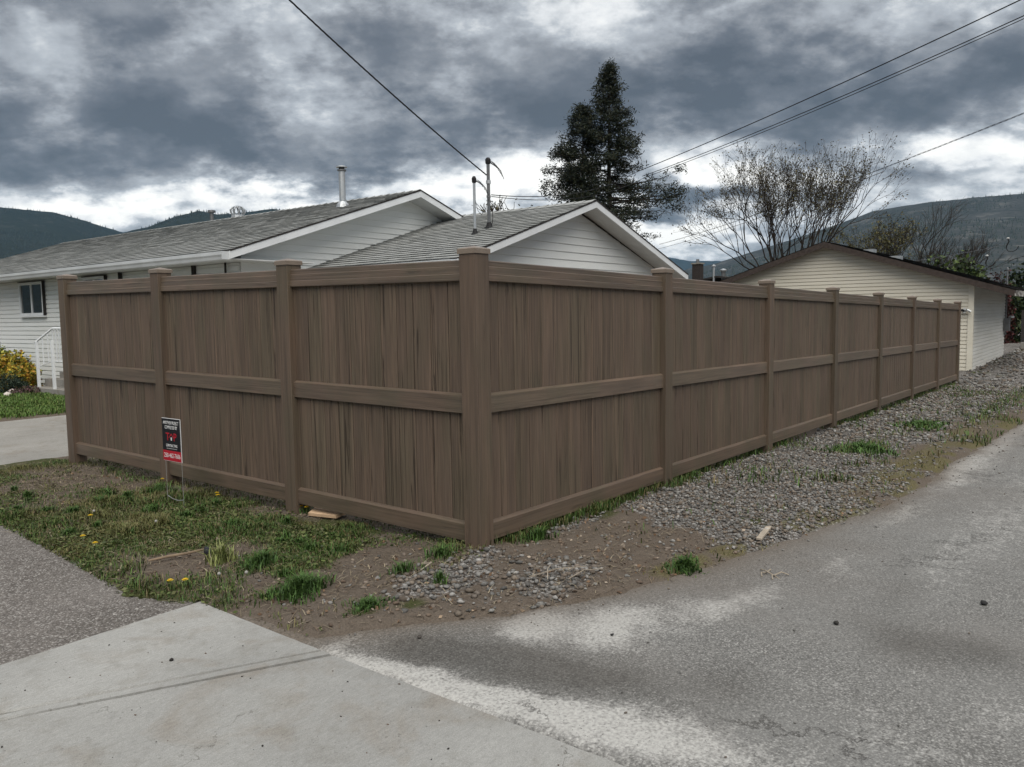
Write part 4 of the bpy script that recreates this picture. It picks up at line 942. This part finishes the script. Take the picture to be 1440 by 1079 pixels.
bush('juniper', (3.05, 15.35, .04), .50, .52, .42, 5200, .055, [(.020, .034, .022), (.030, .046, .030), (.014, .024, .016)], 'low dark green juniper at the edge of the lawn', 4, 'shrub', 0, .25, 5, .3)
bush('heather', (3.15, 14.55, .03), .34, .34, .20, 1200, .045, [(.10, .055, .06), (.06, .05, .04), (.05, .05, .025)], 'low reddish heather beside the juniper', 8)
GREENS = [(.014, .024, .010), (.020, .034, .012), (.010, .017, .008), (.032, .046, .014)]
bush('laurel_hedge', (40.5, -.2, -.1), 2.2, 2.4, 4.25, 9000, .22, GREENS, 'tall dark green hedge tree beyond the right end of the garage', 12, 'tree')
bush('hedge_tree', (41, 3.9, -.1), 2.2, 2.1, 4.2, 7000, .22, [(.03, .05, .014), (.05, .075, .02), (.02, .03, .012)], 'fresh green treetop above the right slope of the garage roof', 14, 'tree')
bush('red_shrub', (38.2, 1.6, -.1), .9, .8, 3.3, 3200, .12, [(.030, .008, .009), (.02, .007, .007), (.05, .012, .012), (.02, .016, .010)], 'dark red leaved shrub between the green trees by the garage', 16, 'shrub')
bush('evergreen_hedge', (39, -4.2, -.1), 3.0, 2.6, 4.3, 8000, .22, GREENS, 'dark evergreen cut off by the right edge of the photo', 18, 'tree')

# far board fence in the shade beyond the garage
bf = tag(empty('board_fence', (34, -2, -.13)), 'dark board fence in deep shade under the hedge on the far right', 'fence')
for k in range(28): MB().box(-.015, .015, k*.16-2.2, k*.16-2.045, 0, 1.5+.02*math.sin(k*2.1)).build('board', M['dark_trim'], bf)
MB().box(.016, .06, -2.2, 2.25, .3, .4).build('rail', M['dark_trim'], bf); MB().box(.016, .06, -2.2, 2.25, 1.2, 1.3).build('rail', M['dark_trim'], bf)
kb = MB().box(33.2, 33.5, -4.6, .2, -.2, .12).build('kerb_wall', M['old_concrete']); tag(kb, 'low grey concrete kerb wall beneath the dark hedge', 'wall')

# distant house
dh = tag(empty('distant_house', (43, 16.5, -.1)), 'distant house roof with a chimney in the gap between the two roofs', 'house')
MB().box(-.5, 7.5, -6, 5.5, 0, 2.7).build('wall', M['pale_siding'], dh)
rf = MB().prism([(-7, 2.6), (0, 3.75), (6.5, 2.6), (6.5, 2.5), (0, 3.65), (-7, 2.5)], 0, -1, 8).build('roof', M['dark_shingle'], dh)
rme = rf.data; ca = rme.color_attributes.new('Col', 'FLOAT_COLOR', 'POINT'); ca.data.foreach_set('color', np.tile([.6, .6, .6, 1], len(rme.vertices)).astype(np.float32))
ch = MB().box(-1.7, -1.2, .75, 1.25, 2.4, 4.45).build('chimney', M['brick'], dh)
MB().box(-1.75, -1.15, .70, 1.30, 4.451, 4.53).build('chimney_cap', M['old_concrete'], ch); MB().lathe([(.11, 4.53), (.10, 4.75)], 8, (-1.45, 1.0, 0)).build('flue', M['dull_steel'], ch)
p1 = MB().lathe([(.07, 2.6), (.07, 4.30)], 8, (-.95, .2, 0)).build('vent_pipe', M['galv'], dh); MB().lathe([(.13, 4.29), (.13, 4.35), (.02, 4.42)], 8, (-.95, .2, 0)).build('pipe_cap', M['galv'], p1)
p2 = MB().lathe([(.14, 2.6), (.14, 4.0)], 8, (-.7, -.3, 0)).build('vent_pipe', M['dull_steel'], dh); MB().lathe([(.2, 3.99), (.22, 4.08), (.05, 4.16)], 8, (-.7, -.3, 0)).build('pipe_cap', M['galv'], p2)

# ------------------------------------------------------------------ ground cover
def gh(x, y): return ground_z(np.asarray(x, float), np.asarray(y, float))
def blades(x, y, z, hgt, cols, r, wid=.0035, lean=.5, colvar=.35, patch=False):
    n = len(x); a = r.uniform(0, 6.283, n); d = np.stack([np.cos(a), np.sin(a)], -1); s_ = np.stack([-d[:, 1], d[:, 0]], -1)
    L = hgt; ln = L*lean*r.uniform(.15, 1.2, n); w = wid*r.uniform(.6, 1.4, n)
    def P(off, q, sd): return np.concatenate([np.stack([x, y], -1)+d*(ln*off)[:, None]+s_*(w*sd)[:, None], (z+L*q*np.sqrt(np.clip(1-(lean*off)**2*.4, .3, 1)))[:, None]], 1)
    V = np.stack([P(0*x, 0*x-.05, 1+0*x), P(0*x, 0*x-.05, -1+0*x), P(.35+0*x, .6+0*x, .8+0*x), P(.35+0*x, .6+0*x, -.8+0*x), P(1+0*x, .92+0*x, 0*x)], 1).reshape(-1, 3)
    b = np.arange(n)[:, None]*5; F = np.concatenate([b+np.array([[0, 1, 3]]), b+np.array([[0, 3, 2]]), b+np.array([[2, 3, 4]])])
    c = np.array(cols)[r.integers(0, len(cols), n)]*r.uniform(1-colvar, 1+colvar, (n, 1)); k = .8*sstep(.50, .66, fbm(x, y, .5, 4, 63))[:, None]
    if patch: c = c*(1-k*.75)+k*.75*np.array((.125, .108, .048))*r.uniform(.5, 1.3, (n, 1))
    return V, F, np.repeat(c, 5, 0)
GR = [(.038, .074, .017), (.052, .092, .022), (.028, .055, .013), (.072, .092, .028), (.105, .088, .044)]
r_ = np.random.default_rng(101)
def scatter(n, x0, x1, y0, y1, dens):
    x = r_.uniform(x0, x1, n); y = r_.uniform(y0, y1, n); k = (dens(x, y) > r_.random(n)) & (verge_d(x, y) > -.03); return x[k], y[k]
parts = []
x, y = scatter(150000, -1.6, .35, -.1, 5.6, lambda a, b: z_grass(a, b)**1.3*(.35+.9*fbm(a, b, .12, 2, 33))); 
hh = (.012+.10*fbm(x, y, .30, 3, 35)**2.6)*r_.uniform(.6, 1.5, len(x)); parts.append(blades(x, y, gh(x, y), hh, GR, r_, .0024, .9, .4, True))
k = (np.abs(x-0)<.16) & (np.abs(y-1.5)<.33); parts[0] = blades(x[~k], y[~k], gh(x[~k], y[~k]), hh[~k], GR, r_, .0024, .9, .4, True)
x, y = scatter(26000, .1, 3.0, -.15, .35, lambda a, b: z_grass(a, b)); parts.append(blades(x, y, gh(x, y), r_.uniform(.03, .10, len(x)), GR, r_, .003, .7))
x, y = scatter(60000, 2.5, 17, -2.3, .35, lambda a, b: z_grass(a, b)**1.5); parts.append(blades(x, y, gh(x, y), r_.uniform(.03, .11, len(x)), GR, r_, .005, .8))
x, y = scatter(30000, -1.6, 6, -2.0, 6, lambda a, b: z_moss(a, b)*.9); parts.append(blades(x, y, gh(x, y), r_.uniform(.008, .030, len(x)), [(.10, .09, .03), (.14, .12, .05), (.07, .07, .025)], r_, .003, .8))
x, y = scatter(5000, .6, 16, -1.9, .1, lambda a, b: .10+.5*(fbm(a, b, .5, 3, 91) > .62)); parts.append(blades(x, y, gh(x, y), r_.uniform(.02, .07, len(x)), GR, r_, .004, 1.0, .4, True))
for k_ in range(70):
    cx_, cy_ = r_.uniform(-1.5, .1), r_.uniform(-.15, 5.2)
    if z_grass(np.array([cx_]), np.array([cy_]))[0] < .30 or verge_d(np.array([cx_]), np.array([cy_]))[0] < .02: continue
    nb_ = int(r_.integers(50, 190)); rr_ = r_.uniform(.03, .09); aa_ = r_.uniform(0, 6.28, nb_); qq_ = rr_*np.minimum(np.abs(r_.normal(size=nb_))*.6, 1.1)
    x, y = cx_+qq_*np.cos(aa_), cy_+qq_*np.sin(aa_); parts.append(blades(x, y, gh(x, y), r_.uniform(.04, .085)*r_.uniform(.5, 1.2, nb_), [(.040, .082, .018), (.052, .10, .024), (.032, .064, .016)], r_, .0028, .9))
gs_ = link('grass', np_mesh('grass', *merge(parts)[:2], M['blade'], merge(parts)[2])); tag(gs_, 'patchy green grass and moss along the foot of the fence', None, None, 'stuff')
# dry straw lying about
x, y = scatter(34000, -1.6, 1.2, -1.3, 5.8, lambda a, b: .25+.75*(gauss(a, b, [(-.4, 4.4, .7, .9, 1), (-.7, .2, .6, .35, .4), (-.1, -.85, .5, .15, .6), (-.9, 1.0, .4, .5, .3), (-.7, 2.4, .7, 1.2, .45)])))
x = x[:14000]; y = y[:14000]; V, F, c = blades(x, y, gh(x, y)+.004, r_.uniform(.02, .09, len(x)), [(.17, .145, .105), (.22, .19, .14), (.12, .095, .068), (.09, .068, .05)], r_, .0016, 1.0)
zb_ = np.repeat(gh(x, y), 5); V[:, 2] = zb_+.004+(V[:, 2]-zb_)*.22; dx = V.reshape(-1, 5, 3); dx[:, 2:, :2] = dx[:, :1, :2]+(dx[:, 2:, :2]-dx[:, :1, :2])*1.3
tag(link('straw', np_mesh('straw', V, F, M['litter'], c)), 'dry straw and dead stems scattered over the soil', None, None, 'stuff')
# broad leaved weeds, leaf litter
x, y = scatter(34000, -1.7, .3, -.4, 5.0, lambda a, b: .9*z_grass(a, b)*(fbm(a, b, .25, 2, 55) > .5)+.7*np.exp(-((a-xe(b))/.16)**2)*(b > .55)*(fbm(a, b, .2, 2, 57) > .42))
C = np.stack([x, y, gh(x, y)+r_.uniform(.006, .03, len(x))], -1); V, F, c = leaf_quads(C, .024, [(.055, .075, .022), (.075, .095, .032), (.04, .055, .02), (.10, .105, .05)], r_, .75, .55)
tag(link('weeds', np_mesh('weeds', V, F, M['leaf'], c)), 'small broad-leaved weeds creeping over the paving edge', None, None, 'stuff')
x, y = scatter(7000, -1.7, 4, -2.2, 5, lambda a, b: .20+.6*gauss(a, b, [(-1.0, -.1, .5, .4, 1), (-1.1, 1.2, .3, .4, .6), (.0, -.9, .8, .2, .7), (3, -1.5, 1.5, .2, .9)])); C = np.stack([x, y, gh(x, y)+.008], -1)
V, F, c = leaf_quads(C, .026, [(.17, .11, .07), (.11, .07, .045), (.21, .16, .115), (.075, .05, .035), (.26, .22, .18)], r_, .7, .6)
tag(link('leaf_litter', np_mesh('leaf_litter', V, F, M['litter'], c)), 'dead brown leaves and wood chips on the bare soil', None, None, 'stuff')
# lawn
def lawn_ok(a, b): return (a > .2+0*b) & (a < 3.9) & (b > 10.2)
n = 42000; x = r_.uniform(.2, 3.9, n); y = r_.uniform(10.22, 17.5, n)
parts = [blades(x, y, gh(x, y), r_.uniform(.04, .085, n), [(.060, .115, .022), (.075, .135, .028), (.05, .09, .02), (.10, .13, .04)], r_, .008, .6)]
lw = link('lawn', np_mesh('lawn', *merge(parts)[:2], M['blade'], merge(parts)[2])); tag(lw, 'bright green lawn between the driveway and the house', None, None, 'stuff')

# gravel
_ico = None
def stones(x, y, z, size, cols, r, name, label, zs=.62):
    t_ = (1+5**.5)/2; iv = np.array([(-1, t_, 0), (1, t_, 0), (-1, -t_, 0), (1, -t_, 0), (0, -1, t_), (0, 1, t_), (0, -1, -t_), (0, 1, -t_), (t_, 0, -1), (t_, 0, 1), (-t_, 0, -1), (-t_, 0, 1)])/1.902
    fv = np.array([(0, 11, 5), (0, 5, 1), (0, 1, 7), (0, 7, 10), (0, 10, 11), (1, 5, 9), (5, 11, 4), (11, 10, 2), (10, 7, 6), (7, 1, 8), (3, 9, 4), (3, 4, 2), (3, 2, 6), (3, 6, 8), (3, 8, 9), (4, 9, 5), (2, 4, 11), (6, 2, 10), (8, 6, 7), (9, 8, 1)])
    n = len(x); P = iv[None]*(1+r.normal(size=(n, 12, 1))*.16)*np.stack([r.uniform(.8, 1.35, n), r.uniform(.65, 1.05, n), r.uniform(.45, .8, n)*zs/.62], -1)[:, None]*(size*.5)[:, None, None]
    a = r.uniform(0, 6.283, n); t1 = r.normal(size=n)*.3; ca, sa = np.cos(a)[:, None], np.sin(a)[:, None]; ct, st_ = np.cos(t1)[:, None], np.sin(t1)[:, None]
    X, Y_, Z = P[..., 0], P[..., 1], P[..., 2]; Y_, Z = Y_*ct-Z*st_, Y_*st_+Z*ct; X, Y_ = X*ca-Y_*sa, X*sa+Y_*ca
    V = np.stack([X+x[:, None], Y_+y[:, None], Z+z[:, None]], -1).reshape(-1, 3); F = (np.arange(n)[:, None, None]*12+fv[None]).reshape(-1, 3)
    c = np.array(cols)[r.integers(0, len(cols), n)]*r.uniform(.7, 1.3, (n, 1)); me = np_mesh(name, V, F, M['stone'], np.repeat(c, 12, 0))
    return tag(link(name, me), label, None, None, 'stuff')
STN = [(.17, .165, .156), (.13, .126, .118), (.205, .198, .186), (.10, .096, .09), (.155, .132, .112), (.25, .242, .228), (.125, .102, .082), (.15, .125, .10)]
def sct(n, x0, x1, y0, y1, dens):
    x = r_.uniform(x0, x1, n); y = r_.uniform(y0, y1, n); k = (dens(x, y) > r_.random(n)); return x[k], y[k]
X_, Y_, S_ = [], [], []
for n, x0, x1, y0, y1, s0, s1, f in ((52000, .5, 6.5, -1.8, .1, .010, .027, lambda a, b: z_gravel(a, b)**1.8*(.45+.75*fbm(a, b, .35, 3, 17))), (26000, 6.5, 17.5, -2.3, .1, .022, .045, lambda a, b: z_gravel(a, b)**1.6),
                                     (5200, -1.1, .8, -1.1, .1, .010, .032, lambda a, b: z_gravel(a, b)**1.2*1.3), (3500, -1.3, 3, -1.6, 1.2, .006, .022, lambda a, b: .35+0*a), (6000, 16, 33, -3.2, .2, .04, .08, lambda a, b: .7+0*a)):
    a, b = sct(n, x0, x1, y0, y1, f); k = verge_d(a, b) > .02; X_.append(a[k]); Y_.append(b[k]); S_.append((s0*.6+(s1*1.3-s0*.6)*r_.random(k.sum())**2.6))
x, y, s_ = np.concatenate(X_), np.concatenate(Y_), np.concatenate(S_)
stones(x, y, gh(x, y)+s_*.16+r_.random(len(x))*s_*.35*z_gravel(x, y), s_, STN, r_, 'gravel', 'crushed grey gravel strip between the fence and the alley')
x, y = sct(9000, -1.5, 4, -1.6, 1.9, lambda a, b: np.clip(1-z_grass(a, b)-.6*z_gravel(a, b), 0, 1)*.75); k = verge_d(x, y) > .02; x, y = x[k], y[k]; s_ = .006+.03*r_.random(len(x))**3.2
stones(x, y, gh(x, y)+s_*.12, s_, [(.12, .09, .068), (.15, .115, .088), (.10, .073, .055), (.17, .14, .115)], r_, 'clods', 'crumbling clods of brown soil round the corner post')
x, y = sct(2200, -1.4, 9, -3.6, -.2, lambda a, b: (b < ye(a)-.02)*(.08+.9*np.exp(-(ye(a)-b)/.22))); s_ = r_.uniform(.004, .014, len(x))*np.clip(1+x*.12, 1, 2)
x2, y2 = r_.uniform(-3.2, -1.52, 260), r_.uniform(-1.9, .62, 260); s2 = .0025+.007*r_.random(260)**3; stones(x2, y2, .0452+s2*.2, s2, [(.05, .045, .04), (.03, .028, .026), (.12, .09, .07)], r_, 'debris', 'tiny dark crumbs and bits lying on the pale apron slabs')
stones(x, y, G(x)+s_*.2+.002, s_, STN, r_, 'grit', 'loose grit spilled on the edge of the asphalt')

# ------------------------------------------------------------------ single small things
def one_stone(name, label, x, y, s, col, seed, cat='stone', grp=None, z=None):
    r = np.random.default_rng(seed); o = stones(np.array([x]), np.array([y]), np.array([(float(G(x))+.004 if verge_d(x, y) < 0 else float(gh(x, y))) + s*.18 if z is None else z]), np.array([s]), [col], r, name, None)
    del o['kind']; return tag(o, label, cat, grp)
one_stone('stone', 'dark stone alone near the right edge of the asphalt', .81, -2.59, .040, (.03, .03, .03), 1)
one_stone('stone', 'dark stone on the open asphalt left of the right-edge one', .10, -2.08, .030, (.035, .033, .03), 2)
one_stone('stone', 'small dark pebble on the pale dust patch by the gravel', -.62, -1.30, .016, (.03, .03, .03), 3)
one_stone('stone', 'dark crumb on the asphalt in front of the fence corner', -1.15, -.60, .022, (.05, .045, .04), 4)
one_stone('stone', 'tiny dark chip on the apron slab near the joint', -1.95, .10, .020, (.03, .028, .026), 5, z=.05)
one_stone('rock', 'pale rounded rock beside the juniper and heather', 3.05, 14.85, .26, (.42, .36, .33), 6, 'rock')
one_stone('rock', 'lower pale rock at the lawn edge under the heather', 2.75, 14.45, .20, (.46, .42, .38), 7, 'rock')
one_stone('lump', 'dark round lump lying beside the wooden stick in the grass', -1.03, 1.30, .075, (.022, .024, .030), 9, 'lump')
wd = plain('pale_wood', (.52, .36, .23), .2, 14, .7, .2); M['stick'] = plain('stick_wood', (.19, .14, .095), .3, 14, .8, .3); M['twig'] = plain('dry_twig', (.28, .24, .19), .3, 20, .8)
of = MB().prism([(-.17, -.065), (.15, -.06), (.11, .06), (-.15, .065)], 2, 0, .022).build('wood_offcut', wd); of.location = (.01, 1.46, float(gh(-.03, 1.4))+.022); of.rotation_euler = (R(-6), R(2), R(100)); tag(of, 'fresh pale wood offcut poking out under the left fence', 'wood')
zz_ = lambda x, y, dz=0: (x, y, float(gh(x, y))+dz)
o = MB().tube([zz_(-1.33, 1.44, .02), zz_(-1.24, 1.38, .026), zz_(-1.15, 1.335, .030), zz_(-1.06, 1.30, .036)], [.006, .0085, .008, .0065], 7).build('stick', M['stick']); tag(o, 'short brown wooden stick lying in the dirt among the weeds', 'stick')
o = MB().prism([(-.17, -.02), (.17, -.012), (.15, .022), (-.16, .016)], 2, 0, .012).build('wood_scrap', plain('grey_wood', (.34, .29, .23), .25, 14, .8, .2)); o.location = zz_(1.36, -1.28, .016); o.rotation_euler = (0, 0, R(8)); tag(o, 'weathered flat wood scrap at the edge of the gravel', 'wood')
tw = MB(); zt_ = float(G(.65))+.008
for pts in ([(.70, -1.50), (.655, -1.545), (.64, -1.60), (.60, -1.66)], [(.655, -1.545), (.61, -1.535), (.585, -1.55)], [(.64, -1.60), (.68, -1.625), (.70, -1.66)], [(.655, -1.545), (.69, -1.56), (.715, -1.55)], [(.64, -1.60), (.60, -1.60), (.57, -1.615)]):
    tw.tube([(a, b, zt_+.012*math.sin(i*1.7)) for i, (a, b) in enumerate(pts)], [.0045, .004, .0035, .002][:len(pts)], 5)
tag(tw.build('dry_twig', M['twig']), 'bleached branching dry twig lying on the asphalt', 'twig')
tw = MB().tube([zz_(-.42, .05, .012), zz_(-.50, .0, .03), zz_(-.47, -.04, .035), zz_(-.55, -.03, .012)], [.006, .006, .005, .003], 5).build('crooked_twig', M['twig']); tag(tw, 'crooked grey twig in the dirt in front of the corner post', 'twig')
tw = MB()
for a, b, c_, d_ in ((-.33, -.62, -.02, -.78), (-.30, -.72, -.10, -.60), (-.22, -.80, .02, -.86)): tw.tube([zz_(a, b, .03), zz_((a+c_)/2, (b+d_)/2+.01, .045), zz_(c_, d_, .03)], .003, 4)
tag(tw.build('dead_stalks', M['twig']), 'dry pale stalks lying across the small gravel heap', 'stalks')
MBp = MB().box(-.02, .02, -.16, .16, 0, .30).build('white_board', M['sign_white']); MBp.location = (16.2, .55, -.30); MBp.rotation_euler = (0, R(6), R(40)); tag(MBp, 'white board standing behind the gap under the last fence bay', 'board')
# tufts
def tuft(name, label, x, y, n, hgt, rad, cols, seed, wid=.004, lean=.9):
    r = np.random.default_rng(seed); a = r.uniform(0, 6.283, n); q = rad*np.minimum(np.abs(r.normal(size=n)), 1.5)*.62*(1+.45*np.sin(a*3+seed)); px, py = x+q*np.cos(a)*1.25, y+q*np.sin(a)*.85; hgt = hgt*np.clip(1.15-.45*q/rad, .35, 1.2)
    V, F, c = blades(px, py, gh(px, py), hgt*r.uniform(.45, 1.15, n), cols, r, wid, lean); return tag(link(name, np_mesh(name, V, F, M['blade'], c)), label, 'grass tuft')
DG = [(.040, .082, .020), (.056, .105, .026), (.03, .060, .016)]
tuft('grass_tuft', 'large dark green grass tuft nearest the apron slabs', -1.13, .27, 900, .105, .14, DG, 1, .0032)
tuft('grass_tuft', 'pale lime-green tuft right of the stick', -1.08, 1.08, 150, .15, .08, [(.16, .19, .06), (.20, .22, .09), (.12, .15, .05)], 2, .0036, .8)
tuft('grass_tuft', 'dark tuft just right of the pale lime tuft', -.98, .82, 420, .09, .13, DG, 3, .003)
tuft('grass_tuft', 'low green clump by the slab corner near the alley', -1.07, -.17, 420, .05, .10, DG, 4, .0026)
tuft('grass_tuft', 'sparse green sprigs in the bare dirt near the corner post', -.60, .05, 160, .075, .10, DG, 5, .0028)
tuft('grass_tuft', 'upright sprig rising from the little gravel heap edge', -.62, -.24, 120, .08, .05, DG, 6, .003, .6)
tuft('grass_tuft', 'green weed clump on the alley edge by the moss', .44, -1.16, 420, .075, .11, DG, 7, .004)
tuft('grass_tuft', 'long thin grass clump midway along the gravel strip', 5.6, -.82, 900, .11, .42, DG, 8, .006)
tuft('grass_tuft', 'second grass clump farther along the gravel strip', 8.4, -.92, 900, .10, .40, DG, 9, .009)
tuft('grass_tuft', 'grass sprig at the fence foot right of the corner post', .42, -.14, 220, .10, .10, DG, 10, .003)
# weed plant on the alley edge with white flowers
# dandelions
M['petal'] = plain('dandelion_yellow', (.62, .42, .02), .15, 40, .6); M['stem'] = plain('flower_stem', (.09, .12, .04), .2, 40, .6); M['clock'] = plain('seed_head', (.30, .29, .27), .1, 40, .9)
st_me = MB().tube([(0, 0, -.02), (.004, 0, .03), (0, .002, .055)], [.0022, .002, .002], 4).mesh('stem', M['stem'])
hd = MB()
for k in range(12):
    a = k*math.pi/6
    for L, z in ((.016, .004), (.010, .009)): hd.add([(0, 0, .001), (L*math.cos(a-.2), L*math.sin(a-.2), z), (L*1.1*math.cos(a), L*1.1*math.sin(a), z), (L*math.cos(a+.2), L*math.sin(a+.2), z)], [(0, 1, 2, 3)])
hd_me = hd.mesh('flower_head', M['petal']); ck_me = MB().lathe([(.002, 0), (.008, .003), (.010, .009), (.007, .015), (.002, .018)], 8).mesh('seed_head', M['clock'])
DAN = [(-.10, 3.50, 'yellow dandelion at the foot of the post behind the sign'), (-1.07, 2.72, 'yellow dandelion amid grass near the left paving edge'), (-1.36, 2.20, 'yellow dandelion on the ragged left paving edge'),
       (-1.45, .84, 'bright yellow dandelion at the tip of the apron slab'), (-1.50, .90, 'second yellow dandelion beside the slab tip'), (-.02, 1.70, 'dandelion just right of the third post foot'), (-.03, 1.62, 'dandelion farther right under the fence by the wood offcut'),
       (-.08, 2.70, 'dandelion under the rail right of the sign'), (-.14, 2.60, 'lower dandelion just right of the sign stakes'), (-1.40, 1.95, 'dandelion by the weeds at the aggregate edge')]
for i, (x, y, lb) in enumerate(DAN):
    o = tag(empty('dandelion', (x, y, float(gh(x, y))), i*1.3), lb, 'flower', 'dandelions in the verge'); link('stem', st_me, None, o); link('flower_head', hd_me, None, o, (0, .002, .055))
for i, (x, y, lb) in enumerate([(-.92, 2.1, 'white seed head standing in the grass above the stick'), (-1.30, .75, 'white seed head near the slab tip weeds'), (-1.22, .62, 'white seed head right of the slab tip in dirt'), (-1.02, 2.78, 'white seed head among the far left grass')]):
    o = tag(empty('dandelion_clock', (x, y, float(gh(x, y))), i*1.3), lb, 'flower', 'dandelion clocks in the verge'); link('stem', st_me, None, o); link('seed_head', ck_me, None, o, (0, .002, .055))

# ------------------------------------------------------------------ air
hz = MB().box(-7200, 7200, -7200, 7200, -2.0, 430).mesh('haze'); hm = bpy.data.materials.new('haze'); hm.use_nodes = True; t = NT(hm.node_tree)
t.n.remove(next(n for n in t.n if n.type == 'BSDF_PRINCIPLED')); pv = t.new('ShaderNodeVolumePrincipled')
HAZE_D, HAZE_C = .000050, (.36, .66, 1.0, 1)
pv.inputs['Color'].default_value = HAZE_C; pv.inputs['Density'].default_value = HAZE_D
t.l.new(pv.outputs[0], next(n for n in t.n if n.type == 'OUTPUT_MATERIAL').inputs['Volume'])
ho = link('haze', hz, hm); tag(ho, 'thin bluish air over the valley', None, None, 'stuff')
